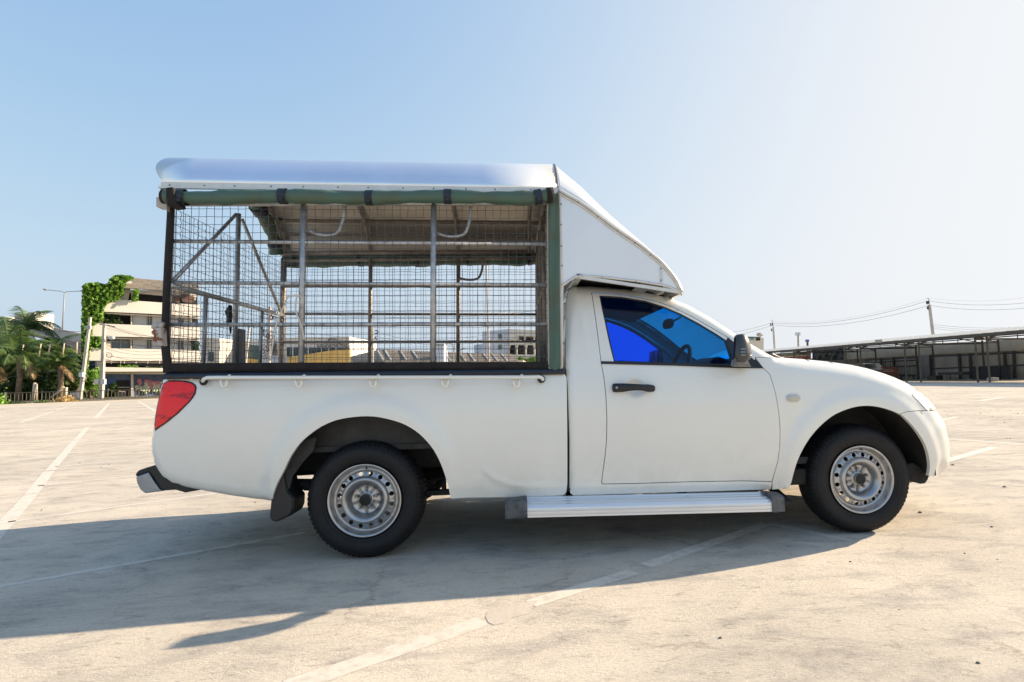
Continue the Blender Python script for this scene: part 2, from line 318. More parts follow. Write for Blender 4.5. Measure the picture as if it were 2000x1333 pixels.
# ------------------------------------------------------------------ THE TRUCK
WC = .859                                    # centre line of the truck
TR = thing('pickup_truck', (1.3, WC, 0), 'white single cab pickup truck with a caged aluminium canopy on its bed', 'pickup truck')
def mir(p): return np.array([p[0], 2*WC-p[1], p[2]])
def seg_dist(x, z, poly):
    best = 1e9
    for (x0, z0), (x1, z1) in zip(poly[:-1], poly[1:]):
        dx, dz = x1-x0, z1-z0; l = dx*dx+dz*dz; t = max(0, min(1, ((x-x0)*dx+(z-z0)*dz)/l)) if l else 0
        best = min(best, math.hypot(x-x0-t*dx, z-z0-t*dz))
    return best
ARCH = ((0.0, .385, .475), (3.0, .355, .455))
def sstep(a, b, x): t = max(0, min(1, (x-a)/(b-a))); return t*t*(3-2*t)
CRE = []
def Ybase(x, z):
    t = z-.80
    y = .045*(t/.47)**2 if t < 0 else (.03*(t/.2)**2 if t < .2 else .03+.34*(t-.2))
    for ax, az, ar in ARCH:
        d = math.hypot(x-ax, z-az); y -= .022*(1-sstep(ar+.02, ar+.11, d))*(1 if z > .3 else 1)
    if 2.62 < x: y += .05*sstep(3.2, 3.8, x)
    for poly, amp, sg in CRE:
        if abs(poly[0][0]-x) < 1.6:
            d = seg_dist(x, z, poly)
            if d < .06: y -= amp*math.exp(-(d/sg)**2)
    return y
def surf(px, py, Y, add=0.0):
    y = .03+add
    for _ in range(8):
        p = A(px, py, y); y = .5*y+.5*(Y(p[0], p[2])+add)
    return A(px, py, y)
def sil3(pts, r):
    out = []
    for i, p in enumerate(pts): out.append(surf(p[0], p[1], Ybase, r[i] if hasattr(r, '__len__') else r))
    return out
# silhouettes traced from the photo, (px, py)
BED_REAR = [(321, 742), (313, 772), (308, 793), (303.5, 820), (301, 845), (298.6, 862), (298.3, 876), (300.5, 893), (304.5, 905), (310, 917), (319.2, 931), (336, 942.5), (364.8, 951.7), (408, 960), (456, 968.5), (504, 975), (531, 978.5)]
CAB_SIL = [(1111.5, 955), (1111.5, 860), (1109, 780), (1104.8, 701), (1104.6, 640), (1105.5, 590), (1109.5, 568), (1118, 561.3), (1154.5, 559.9), (1222, 566), (1276, 575.5), (1308.5, 582.8), (1343.6, 597), (1384, 619.5), (1424.7, 645.8), (1451, 663.5), (1485.4, 684.5), (1504, 694.5), (1513, 699)]
HOOD_SIL = [(1513, 699), (1526, 699), (1566, 701.7), (1612.5, 706.3), (1659, 712.8), (1690, 719.6), (1721, 729), (1745.8, 738.2), (1764.4, 747.5), (1783, 760.5), (1801, 775), (1811, 787.5), (1817.5, 801)]
BUMP_SIL = [(1817.5, 801), (1826, 811), (1831.7, 821.6), (1835, 836), (1838.5, 850), (1840.5, 866), (1841.5, 884), (1841, 897), (1838, 910.5), (1829, 922), (1817, 930)]
R_BED = .05; R_CAB = [.03]*4+[.04, .06, .07, .08, .08, .08, .07, .06, .05, .05, .05, .05, .05, .05, .05]
R_HOOD = [.05, .07, .09, .10, .11, .12, .13, .14, .15, .16, .17, .17, .18]; R_BUMP = [.18]*11
S_BED = sil3(BED_REAR, R_BED); S_CAB = sil3(CAB_SIL, R_CAB); S_HOOD = sil3(HOOD_SIL, R_HOOD); S_BUMP = sil3(BUMP_SIL, R_BUMP)
xz = lambda P: [(float(p[0]), float(p[2])) for p in P]
def edge_round(sil, rad):
    poly = xz(sil); rl = rad if hasattr(rad, '__len__') else [rad]*len(poly)
    def f(x, z):
        best = 1e9; rr = rl[0]
        for i in range(len(poly)-1):
            (x0, z0), (x1, z1) = poly[i], poly[i+1]; dx, dz = x1-x0, z1-z0; l = dx*dx+dz*dz; t = max(0, min(1, ((x-x0)*dx+(z-z0)*dz)/l))
            d = math.hypot(x-x0-t*dx, z-z0-t*dz)
            if d < best: best = d; rr = rl[i]*(1-t)+rl[i+1]*t
        w_ = rr*1.15
        if best >= w_: return Ybase(x, z)
        q = 1-best/w_; return Ybase(x, z)+rr*(1-math.sqrt(max(0, 1-q*q)))
    return f
Y_BED = edge_round(S_BED[:], R_BED); Y_CAB = edge_round(S_CAB, R_CAB); Y_FR = edge_round(S_HOOD+S_BUMP[1:], R_HOOD+R_BUMP[1:])
CRE.append(([tuple(surf(px, py, Ybase)[[0, 2]]) for px, py in ((946, 917), (967, 935), (998, 947), (1030, 950.5), (1104, 950.5))], .009, .013))
CRE.append(([tuple(surf(px, py, Ybase)[[0, 2]]) for px, py in ((1114, 950), (1175, 951), (1300, 948), (1505, 946))], .006, .012))
CRE.append(([tuple(surf(px, py, Ybase)[[0, 2]]) for px, py in ((1136, 612), (1141, 650), (1146, 680), (1153, 700), (1166, 711))], .006, .010))
def offset_poly(P, d):
    n = len(P); ar = sum(P[i][0]*P[(i+1) % n][1]-P[(i+1) % n][0]*P[i][1] for i in range(n)); sg = 1 if ar > 0 else -1; out = []
    for i in range(n):
        a, b, c = np.array(P[i-1]), np.array(P[i]), np.array(P[(i+1) % n]); u = b-a; v = c-b
        nu = np.array([-u[1], u[0]])/(np.linalg.norm(u)+1e-9)*sg; nv = np.array([-v[1], v[0]])/(np.linalg.norm(v)+1e-9)*sg
        m = nu+nv; l = np.dot(m, nu); m = m/max(l, .5) if l > 0 else nu
        out.append(tuple(b+m*d))
    return out
def inside(x, z, poly):
    c = False; n = len(poly); j = n-1
    for i in range(n):
        if ((poly[i][1] > z) != (poly[j][1] > z)) and x < (poly[j][0]-poly[i][0])*(z-poly[i][1])/(poly[j][1]-poly[i][1])+poly[i][0]: c = not c
        j = i
    return c
def fine(poly, h, closed=True):
    out = []; n = len(poly)
    for i in range(n if closed else n-1):
        a = np.array(poly[i]); b = np.array(poly[(i+1) % n]); k = max(1, int(np.linalg.norm(b-a)/h))
        for j in range(k): out.append(tuple(a+(b-a)*j/k))
    return out
PANELS = {}
def panel_mesh(outline, holes=(), Y=Ybase, h=.02, flange=.025, gap=0.0, dy=0.0):
    ol = [tuple(map(float, p)) for p in outline]
    if gap: ol = offset_poly(ol, gap)
    ol = fine(ol, h); hs = [fine([tuple(map(float, p)) for p in q], h) for q in holes]
    V = []; Ed = []
    loops = []
    for lp in [ol]+hs:
        s = len(V); V += lp; loops.append(list(range(s, len(V)))); Ed += [(s+i, s+(i+1) % len(lp)) for i in range(len(lp))]
    arr = np.array(ol); x0, z0 = arr.min(0); x1, z1 = arr.max(0)
    bd = np.array(V)
    zi = 0; z = z0+h*.5
    while z < z1:
        x = x0+(h/2 if zi % 2 else 0)
        while x < x1:
            if inside(x, z, ol) and not any(inside(x, z, q) for q in hs):
                if np.min((bd[:, 0]-x)**2+(bd[:, 1]-z)**2) > (.45*h)**2: V.append((x, z))
            x += h
        z += h*.866; zi += 1
    r = delaunay_2d_cdt([Vector(v) for v in V], Ed, [], 0, 1e-6)
    v2, tris = r[0], r[2]
    fs = []
    for t in tris:
        cx = sum(v2[i][0] for i in t)/3; cz = sum(v2[i][1] for i in t)/3
        if inside(cx, cz, ol) and not any(inside(cx, cz, q) for q in hs): fs.append(tuple(t))
    P3 = [(v[0], Y(v[0], v[1])+dy, v[1]) for v in v2]
    return P3, fs, [[(p[0], Y(p[0], p[1])+dy, p[1]) for p in lp] for lp in [ol]+hs], flange
def panel(name, outline, mat_, holes=(), Y=Ybase, h=.02, flange=.025, gap=0.0, dy=0.0, par=TR, far=True, label=None, kid=None):
    P3, fs, loops, fl = panel_mesh(outline, holes, Y, h, flange, gap, dy)
    res = []
    for side in ((0, 1) if far else (0,)):
        tr = (lambda p: p) if side == 0 else (lambda p: (p[0], 2*WC-p[1], p[2]))
        m = MB(); m.add([tr(p) for p in P3], fs, True)
        if fl:
            for lp in loops:
                a = [tr(p) for p in lp]; b = [tr((p[0], p[1]+fl, p[2])) for p in lp]; n = len(lp)
                m.add(a+b, [(i, (i+1) % n, (i+1) % n+n, i+n) for i in range(n)], True)
        res.append(m.build(name, mat_, par, label if side == 0 else None, fix=True))
    return res[0] if len(res) == 1 else res
def T(pts, Y=Ybase, add=0): return [(float(p[0]), float(p[2])) for p in (surf(a, b, Y, add) for a, b in pts)]
def across(name, S, crown, mat_, t0=0., t1=1., n=14, par=TR, dy=0, outward=None):
    m = MB(); rows = []
    for i, p in enumerate(S):
        q = mir(p); a = S[max(i-1, 0)]; b = S[min(i+1, len(S)-1)]; tx, tz = b[0]-a[0], b[2]-a[2]; l = math.hypot(tx, tz)+1e-9
        nx, nz = -tz/l, tx/l; c = crown[i] if hasattr(crown, '__len__') else crown; row = []
        for k in range(n+1):
            t = t0+(t1-t0)*k/n; f = c*(1-(2*t-1)**2)
            row.append((p[0]+nx*f, p[1]+(q[1]-p[1])*t, p[2]+nz*f))
        rows.append(row)
    m.grid(rows); return m.build(name, mat_, par, fix=False)
# --- bed side
LIGHT = [(322, 749.6), (329.2, 745.3), (350, 745.3), (364, 746.3), (374, 748.6), (380, 752.5), (382.7, 758), (380.8, 768.8), (376, 777), (368.8, 785.6), (347.2, 807.2), (323.2, 826.4), (304.5, 838.6)]
ARCH_R = [(531.5, 978), (534, 964), (542, 943), (553.3, 922), (566, 895), (582, 871), (600, 853), (627.5, 833.6), (658, 820.8), (693.9, 814.6), (729.6, 813.9), (765.3, 820.8), (793.4, 831), (818.8, 847.6), (841.8, 871.8), (857, 897.3), (867.3, 922.9), (875, 948.4), (880, 971.3), (883, 974.2)]
ARCH_R = [tuple(p) for p in dens(ARCH_R, 3)]
bedline = T([(1107.3, 732), (1107.5, 800), (1108, 860), (1108, 944), (1106, 962), (1100, 967.5), (1072, 969.3), (988, 971.4)])+T(ARCH_R[::-1])
bed_ol = [tuple(p) for p in xz(S_BED)]+[tuple(p) for p in T(ARCH_R)][1:]+T([(988, 971.4), (1072, 969.3), (1100, 967.5), (1106, 962), (1108, 944), (1108, 860), (1107.5, 800), (1106.5, 738), (1103, 731.5), (700, 737.5)])
L2 = T(LIGHT, Y_BED)
cx_, cz_ = np.mean(L2, 0)
s_ = dens([s for s in S_BED], 2)
light_ol = T([(329.5, 745.8), (350, 745.8), (364, 746.8), (373.5, 749.2), (379.5, 753), (381.8, 758.4), (380, 768.5), (375.3, 776.4), (368.2, 785), (346.7, 806.5), (322.9, 825.6), (305, 837.8)], Y_BED)
rear_edge = T([(304, 830), (307, 806), (310.5, 786), (317, 761), (320.5, 751)], Y_BED)
bed_hole = T([(323, 750), (330, 744.3), (350, 743.8), (364.5, 744.8), (375, 747.6), (381.5, 752), (384.2, 758), (382.2, 769.6), (377.2, 778), (370, 786.6), (348, 808.6), (324, 828), (308, 838)], Y_BED)
bside = panel('bed_side_panel', bed_ol, M['paint'], Y=Y_BED, h=.02)
gask = panel('light_gasket', offset_poly(light_ol+rear_edge, -.007), M['black'], Y=Y_BED, h=.025, dy=-.003, flange=.004)
tl = panel('tail_light', light_ol+rear_edge, M['red'], Y=Y_BED, h=.02, dy=-.006, flange=.006)
# tailgate and closing of the bed
across('tailgate', dens(S_BED[:11], 2), .015, M['paint'])
m = MB()
zf = .62
x0b, x1b = -1.03, 1.17
m.box(((x0b+x1b)/2, WC, zf), (x1b-x0b, 1.5, .03))
m.box((x1b-.02, WC, .82), (.03, 1.6, .42))
for y in (.13, 2*WC-.13): m.box(((x0b+x1b)/2, y, .83), (x1b-x0b, .015, .40))
m.build('bed_floor', M['liner'], TR)
# bed rail cover
for side in (0, 1):
    m = MB(); rows = []
    for px in np.linspace(322, 1101, 26):
        yb = 741+(731.5-741)*(px-322)/779; pr = []
        for yy, dz in ((-.004, -.001), (-.010, .012), (-.006, .028), (.02, .038), (.10, .040), (.11, .0)):
            p = A(px, yb, 0.03); q = np.array([p[0], .028+yy, p[2]+dz]); pr.append(q if side == 0 else mir(q))
        rows.append(pr)
    m.grid(rows); m.add(rows[0], [tuple(range(6))]); m.add(rows[-1], [tuple(range(6))])
    m.build('bed_rail_cover', M['navy'], TR, fix=True)
# tie-down rail with loops
def tie_rail(side):
    f = (lambda p: p) if side == 0 else mir
    yo = -.045
    P_ = [A(397.5, 746, .02), A(396, 744, -.02)]+[A(399, 740.5, yo), A(405, 738, yo)]+[A(x, 737.8-.0012*(x-405), yo) for x in np.linspace(425, 1040, 9)]+[A(1052, 736.3, yo), A(1058, 738, yo), A(1060, 741, -.02), A(1059, 743, .02)]
    m = MB(); m.tube([f(p) for p in P_], .0105, 10); r = m.build('tie_rail', M['paint'], TR)
    for px in (438, 584, 729, 870, 1009):
        yb = 739.5-.0012*(px-405)
        U = [A(px-7, yb, -.03), A(px-6, yb+10, -.034), A(px-4, yb+15, -.034), A(px, yb+17, -.034), A(px+4, yb+15, -.034), A(px+5, yb+10, -.034), A(px+6, yb, -.03)]
        m = MB(); m.tube([f(p) for p in U], .0085, 8); m.bar(f(A(px-1, yb+1, -.02)), f(A(px-1, yb+1, .035)), .03, .012); parent(m.build('rail_loop', M['paint']), r)
        m = MB(); k = f(A(px+10, yb-5, -.045)); m.tube([k-[0, 0, .006], k, k+[0, 0, .005], k+[0, 0, .009]], [.011, .011, .008, .002], 8); parent(m.build('rail_knob', M['paint_worn']), r)
    for px, py in ((397.5, 745.5), (1057.5, 741)):
        c = f(A(px, py, .012)); m = MB(); m.tube([c+np.array([.016*math.cos(a), 0, .016*math.sin(a)]) for a in np.linspace(0, 2*math.pi, 17)[:-1]], .0075, 6, closed=True); parent(m.build('grommet', M['black']), r)
tie_rail(0); tie_rail(1)
# --- cab side, door, fender, bumper
DOOR_REAR = [(1155, 571.8), (1161, 609), (1166.7, 650.4), (1174, 710.2), (1179.3, 738), (1182.8, 770), (1185, 820), (1184.4, 860), (1181.4, 891.5), (1177, 923), (1174.8, 942), (1176, 945.6), (1180, 946)]
DOOR_BOT = [(1240, 945.2), (1347, 941.7), (1452, 939.9), (1494, 941), (1507.8, 941.6)]
DOOR_FRONT = [(1513.6, 922), (1519.6, 901), (1523.2, 874.5), (1524, 840.8), (1522, 812), (1516, 773.6), (1511.7, 756), (1503.6, 731), (1491, 719.4)]
DOOR_TOP = [(1474.5, 705), (1420.8, 658.4), (1387.5, 639), (1353, 619.3), (1318.5, 601.8), (1284, 589.4), (1238, 579), (1192, 573.6)]
GLASS = [(1171.3, 579), (1215, 582), (1261, 589.6), (1295.5, 600.3), (1330, 614.9), (1364.5, 633.3), (1399, 654), (1417.4, 666), (1424, 687), (1431.5, 713.5), (1315, 710.3), (1200, 706.5), (1191, 669), (1181, 622)]
BELT = [(1173.5, 706), (1200, 706.5), (1315, 710), (1432, 713), (1492, 719.6), (1440, 719.5), (1315, 714.5), (1174.5, 711)]
cab_ol = xz(S_CAB)+T([(1474.5, 698)], Y_CAB)+T(DOOR_TOP[:], Y_CAB)+T(DOOR_REAR, Y_CAB)+T(DOOR_BOT, Y_CAB)+T([(1505.5, 956.6), (1452, 958.2), (1347, 961.3), (1200, 966), (1120, 968.2), (1114, 964)], Y_CAB)
panel('cab_side_panel', cab_ol, M['paint'], Y=Y_CAB, h=.018, gap=.0012)
def dish(x, z, Y=Y_CAB):
    y = Y(x, z); c = DISH; d = math.hypot((x-c[0])/.058, (z-c[1])/.050)
    return y+.036*max(0, 1-d*d)**.8 if d < 1 else y
DISH = tuple(surf(1241, 758.5, Ybase)[[0, 2]])
door_ol = T(DOOR_REAR+DOOR_BOT+DOOR_FRONT+DOOR_TOP, Y_CAB)
doors = panel('door', door_ol, M['paint'], holes=[T(GLASS, Y_CAB)], Y=dish, h=.016, gap=.0030)
def kid(o, p): parent(o, p); return o
gl_ol = offset_poly(T(GLASS, Y_CAB), -.006)
for k in range(2):
    f = (lambda p: np.array(p)) if k == 0 else mir
    P3, fs, loops, fl = panel_mesh(gl_ol, Y=Y_CAB, h=.05, dy=.010, flange=0)
    m = MB(); m.add([f(p) for p in P3], fs, True); kid(m.build('door_window', M['glass'], fix=True), doors[k])
    m = MB(); gl = [(p[0], Y_CAB(p[0], p[1])+.003, p[1]) for p in fine(T(GLASS, Y_CAB), .05)]
    m.tube([f(p) for p in gl], .0055, 6, closed=True); kid(m.build('window_seal', M['black']), doors[k])
    P3, fs, loops, fl = panel_mesh(T(BELT, Y_CAB), Y=Y_CAB, h=.03, dy=-.006)
    m = MB(); m.add([f(p) for p in P3], fs, True)
    lp = loops[0]; n = len(lp); m.add([f(p) for p in lp]+[f((p[0], p[1]+.012, p[2])) for p in lp], [(i, (i+1) % n, (i+1) % n+n, i+n) for i in range(n)])
    kid(m.build('belt_moulding', M['black'], fix=True), doors[k])
    sail = T([(1418, 666), (1421.3, 659.5), (1449, 683), (1474, 704.2), (1490.5, 719), (1432.5, 713.5), (1425, 687)], Y_CAB)
    P3, fs, loops, fl = panel_mesh(sail, Y=Y_CAB, h=.03, dy=-.003)
    m = MB(); m.add([f(p) for p in P3], fs, False)
    lp = loops[0]; n = len(lp); m.add([f(p) for p in lp]+[f((p[0], p[1]+.01, p[2])) for p in lp], [(i, (i+1) % n, (i+1) % n+n, i+n) for i in range(n)])
    kid(m.build('mirror_mount', M['black'], fix=True), doors[k])
    # handle
    hp = [(1195.6, 757.5), (1199, 758), (1215, 757.6), (1225, 757), (1241, 756.6), (1256, 757.4), (1266, 758.6), (1277, 759), (1279.5, 759)]
    hr = [.013, .026, .026, .023, .019, .019, .023, .019, .008]; yo = [.004, -.012, -.016, -.022, -.030, -.026, -.016, -.006, .004]
    rows = []
    for (px, py), r_, yy in zip(dens(hp, 2), np.interp(np.linspace(0, 8, 17), range(9), hr), np.interp(np.linspace(0, 8, 17), range(9), yo)):
        p = A(px, py, yy)
        rows.append([f(p+np.array([0, math.sin(a)*r_*.62, math.copysign(abs(math.cos(a))**.7, math.cos(a))*r_])) for a in np.linspace(0, 2*math.pi, 13)[:-1]])
    m = MB(); m.grid(rows, closed=True); m.add(rows[0], [tuple(range(12))]); m.add(rows[-1], [tuple(range(12))])
    kid(m.build('door_handle', M['black'], fix=True), doors[k])
    m = MB(); c = A(1204.5, 757.5, -.028); m.tube([f(c), f(c-[0, .004, 0])], [.0075, .006], 10); kid(m.build('key_lock', M['galv']), doors[k])
# fender
HL_REAR = [(1782.5, 761.5), (1780, 767), (1783.2, 775), (1794.7, 786.4), (1808.5, 802)]
ARCH_F = [(1540, 955), (1545.3, 944), (1549.6, 927.3), (1556.8, 903.3), (1566.4, 881.7), (1580.8, 857.6), (1600, 834.8), (1624, 814.4), (1648, 802.4), (1672, 795.2), (1696, 793.3), (1720, 796.4), (1744, 803.6), (1756.5, 809.3)]
ARCH_F2 = [(1756.5, 809.3), (1763.3, 813.2), (1782.5, 832.4), (1799.3, 855.2), (1810, 876.9), (1815, 898.5), (1816, 915.3), (1813.5, 929)]
ARCH_F = [tuple(p) for p in dens(ARCH_F, 3)]; ARCH_F2 = [tuple(p) for p in dens(ARCH_F2, 3)]
fen_ol = xz(S_HOOD[:10])+T(HL_REAR, Y_FR)+T([(1790, 802.6), (1773, 803.8)], Y_FR)+T(ARCH_F[::-1], Y_FR)+T([(1508.3, 957)], Y_FR)+T([(1508.5, 941.6)]+DOOR_FRONT+[(1475.5, 699)], Y_FR)
panel('front_fender', fen_ol, M['paint'], Y=Y_FR, h=.02, gap=.0010)
bum_ol = T([(1756.5, 810), (1773, 804.3), (1790, 803.2), (1808.5, 802.6)], Y_FR)+xz(S_BUMP)+T([(1813.5, 930)]+ARCH_F2[:0:-1], Y_FR)
panel('front_bumper_side', bum_ol, M['paint'], Y=Y_FR, h=.02, gap=.001)
hl_ol = T(HL_REAR, Y_FR)+[xz(S_HOOD)[-1]]+xz(S_HOOD)[9:12][::-1]
hl = panel('headlight', hl_ol, M['clear'], Y=Y_FR, h=.02, gap=.0045, dy=-.002)
# hood, nose, roof, windscreen, cab back
across('hood', dens(S_HOOD[:10], 3), [.02]*9+[.022]*6+[.03]*13, M['paint'], n=18)
nose = dens(S_HOOD[9:]+S_BUMP[1:], 2); across('front_bumper', nose, [.03+.12*min(1, i/8) for i in range(len(nose))], M['paint'], n=18)
across('cab_roof', dens(S_CAB[5:12], 3), .025, M['paint'], n=14)
across('cab_back', dens(S_CAB[:6], 2), .01, M['paint'])
ws = dens(S_CAB[11:], 2); across('windscreen', ws, .06, M['screen'], .05, .95)
wsi = [p+np.array([-.004, 0, -.006]) for p in ws]
for (a, b) in ((0, .05), (.95, 1)): across('windscreen_pillar', ws, .06, M['paint'], a, b, n=3)
m = MB(); a = S_CAB[11]; m.bar(a+[.02, .12, -.01], mir(a)+[.02, -.12, -.01], .08, .012); m.build('windscreen_header', M['black'], TR)
m = MB(); m.tube([A(1497, 690, .25), A(1512, 694, .30), A(1524, 699.5, .34), A(1530, 700, .5)], .008, 6); m.tube([A(1505, 690, .3), A(1518, 699, .5)], .012, 6); m.build('wiper', M['black'], TR)
# headlamp fog bulge
fl_ = [(1828, 842), (1833, 841), (1838, 850), (1842, 857), (1844.5, 866), (1844, 876), (1840, 884), (1836, 880), (1831, 860)]
for s in (0, 1):
    f = (lambda p: p) if s == 0 else mir
    m = MB(); m.prism([f(A(px+7, py, .26)) for px, py in fl_], (0, .14*(1 if s == 0 else -1), 0)); bevel(m.build('fog_lamp', M['grey'], TR, fix=True), .012, 3)
m = MB()
lip = [(1813.7, 930), (1812, 937), (1806.5, 944.5), (1797, 945.5), (1785, 941.7), (1770, 938), (1740, 915), (1782, 905), (1800, 915)]
m.prism([A(px, py, .15) for px, py in lip], (0, 1.45, 0)); m.build('front_valance', M['dark'], TR, fix=True)
# side marker
c = surf(1549, 778, Y_FR)
for s in (0, 1):
    f = (lambda p: p) if s == 0 else mir
    def ring(ax, az, dy): return [f(np.array([c[0]+ax*math.copysign(abs(math.cos(a))**.75, math.cos(a)), c[1]+dy, c[2]+az*math.sin(a)])) for a in np.linspace(0, 2*math.pi, 25)[:-1]]
    m = MB(); m.grid([ring(.046, .0255, .01), ring(.046, .0255, -.004), ring(.040, .021, -.006)], closed=True); r_ = ring(.040, .021, -.006); m.add(r_, [tuple(range(24))]); mk = m.build('side_marker', M['trim'], TR, fix=True)
    m = MB(); m.grid([ring(.039, .020, -.005), ring(.036, .018, -.011), ring(.022, .010, -.014)], closed=True); r_ = ring(.022, .010, -.014); m.add(r_, [tuple(range(24))]); kid(m.build('marker_lens', M['clear'], fix=True), mk)
# wing mirror: rounded shell sticking out of the door corner
def mirror(side):
    f = (lambda p: p) if side == 0 else mir
    rows = []
    prof = [(653.0, 6, 4), (654.5, 12, 8), (658, 15, 11), (666, 16, 15), (678, 17, 18), (690, 18, 20), (697, 18, 19.5), (703, 16.5, 15), (708, 12, 9)]
    for i, (py, wl, wr) in enumerate(dens([(p[0], p[1], p[2]) for p in prof], 2)):
        cxp = 1449; z = None; row = []
        rad = (.052, .062, .075, .09, .10, .105, .10, .085, .05)[min(8, i//2)] if i < 17 else .05
        for a in np.linspace(0, 2*math.pi, 21)[:-1]:
            ca, sa = math.cos(a), math.sin(a); hw = (wr if ca > 0 else wl)
            p = A(cxp+hw*math.copysign(abs(ca)**.7, ca), py, -.105+rad*math.copysign(abs(sa)**.8, sa)*.74)
            row.append(f(p))
        rows.append(row)
    m = MB(); m.grid(rows, closed=True); m.add(rows[0], [tuple(range(20))]); m.add(rows[-1], [tuple(range(20))])
    sh = m.build('wing_mirror', M['mirror'], TR, fix=True)
    m = MB(); m.grid([[f(A(px, py, y)) for px, py, y in ((1434.5, 657, -.05), (1434.5, 657, -.16))], [f(A(1433, 700, -.05)), f(A(1433, 700, -.16))]]); kid(m.build('mirror_glass', M['chrome']), sh)
    m = MB()
    m.prism([f(p) for p in (A(1441, 702, -.15), A(1463, 701, -.15), A(1460, 713, -.13), A(1439, 714.5, -.13))], (0, .10*(1 if side == 0 else -1), 0)); m.prism([f(p) for p in (A(1440, 707, -.12), A(1462, 705, -.12), A(1468, 717, -.02), A(1438, 717, -.02))], (0, .08*(1 if side == 0 else -1), 0)); kid(bevel(m.build('mirror_foot', M['grey'], fix=True), .006), sh)
    for py in (682, 688, 694):
        m = MB(); m.bar(f(A(1447, py, -.180)), f(A(1456, py, -.180)), .006, .006); kid(m.build('vent_fin', M['chrome']), sh)
mirror(0); mirror(1)
# cabin
m = MB(); fz = .45
m.box((1.95, WC, fz), (1.7, 1.5, .04)); m.box((1.32, WC, .9), (.04, 1.2, .9)); m.box((1.9, WC, .6), (.4, .3, .25))
for y in (.10, 2*WC-.10): m.box((1.98, y, .70), (1.1, .03, .52))
m.build('cabin_tub', M['inside'], TR)
m = MB(); m.grid([[(S_CAB[i][0], y, S_CAB[i][2]-.045) for y in np.linspace(.27, 2*WC-.27, 5)] for i in (6, 8, 9, 10, 11)]); m.build('headliner', M['inside'], TR)
for y in (.48, 1.24):
    m = MB(); m.box((1.62, y, .66), (.5, .5, .16)); s_ = bevel(m.build('seat', M['inside'], TR), .05, 3)
    m = MB(); rows = [[(x-.22*(z-.7)+.0, y+yy, z) for yy, x in ((-w_, 1.42), (-w_*.8, 1.50), (w_*.8, 1.50), (w_, 1.42), (w_*.8, 1.36), (-w_*.8, 1.36))] for z, w_ in ((.7, .25), (.95, .25), (1.13, .22), (1.20, .15))]
    m.grid(rows, closed=True); m.add(rows[-1], [tuple(range(6))]); kid(m.build('seat_back', M['inside'], fix=True), s_)
    m = MB(); m.box((1.33, y, 1.28), (.09, .26, .16)); kid(bevel(m.build('headrest', M['inside']), .04, 3), s_)
m = MB(); m.prism([(2.15, .14, .70), (2.12, .14, 1.0), (2.25, .14, 1.075), (2.62, .14, 1.05), (2.62, .14, .7)], (0, 1.44, 0)); m.prism([(2.10, .30, .98), (2.12, .30, 1.08), (2.22, .30, 1.12), (2.34, .30, 1.08)], (0, .36, 0)); bevel(m.build('dashboard', M['inside'], TR, fix=True), .02)
m = MB(); cc = np.array([2.0, .48, 1.03]); u_ = np.array([.34, 0, .94]); v_ = np.array([0, 1, 0])
m.tube([cc+.18*(math.cos(a)*u_+math.sin(a)*v_) for a in np.linspace(0, 2*math.pi, 33)[:-1]], .015, 8, closed=True); m.tube([cc-.17*v_, cc+.17*v_], .018, 6); m.tube([cc, cc+[.28, 0, -.1]], .03, 8); m.build('steering_wheel', M['inside'], TR)
m = MB(); c = A(1305, 633, .80); rows = [[(c[0]+.02*j*(1 if 1 else 0)-.01, c[1]+.12*math.copysign(abs(math.cos(a))**.6, math.cos(a)), c[2]+.036*math.sin(a)) for a in np.linspace(0, 2*math.pi, 17)[:-1]] for j in (0, 1)]
m.grid(rows, closed=True); m.add(rows[0], [tuple(range(16))]); m.add(rows[1], [tuple(range(16))]); m.tube([c, c+[.10, 0, .05]], .008, 6); m.build('rear_view_mirror', M['inside'], TR)
# --- wheels
TYR, RIM = .334, .206
def wheel(X, side):
    hub = np.array([X, .035 if side == 0 else 2*WC-.035, TYR-.004]); s = 1 if side == 0 else -1
    t = bpy.data.objects.new('wheel', None); link(t)
    t = MB(); N = 288
    prof = [(.205, .030), (.214, .012), (.226, .006), (.245, -.002), (.268, -.006), (.288, -.003), (.303, .006), (.315, .016), (.325, .030), (.331, .045), (.334, .075), (.334, .085), (.326, .087), (.326, .097), (.334, .099), (.334, .112), (.326, .114), (.326, .124), (.334, .126), (.334, .150), (.331, .172), (.322, .190), (.290, .208), (.25, .212), (.205, .19)]
    rows = []
    for k in range(N):
        a = 2*math.pi*k/N; row = []
        for i, (r, y) in enumerate(prof):
            if 8 <= i <= 9 and k % 4 == 0: r -= .008
            if 19 <= i <= 20 and k % 4 == 2: r -= .008
            if i in (10, 13, 14, 15) and (k+i) % 4 == 0: r -= .004
            if i == 7 and k % 4 == 0: r -= .004; y += .004
            zz = r*math.cos(a)
            if r > .3 and math.cos(a) < -.97: zz = max(zz, -(TYR-.004))
            row.append((hub[0]+r*math.sin(a), hub[1]+s*y, hub[2]+zz))
        rows.append(row)
    rows.append(rows[0])
    t.grid(rows); ty = t.build('tyre', M['rubber'], fix=True)
    # raised lettering band and rim guard as fine rings
    wr = bpy.data.objects['wheel'] if False else None
    return hub, s, ty
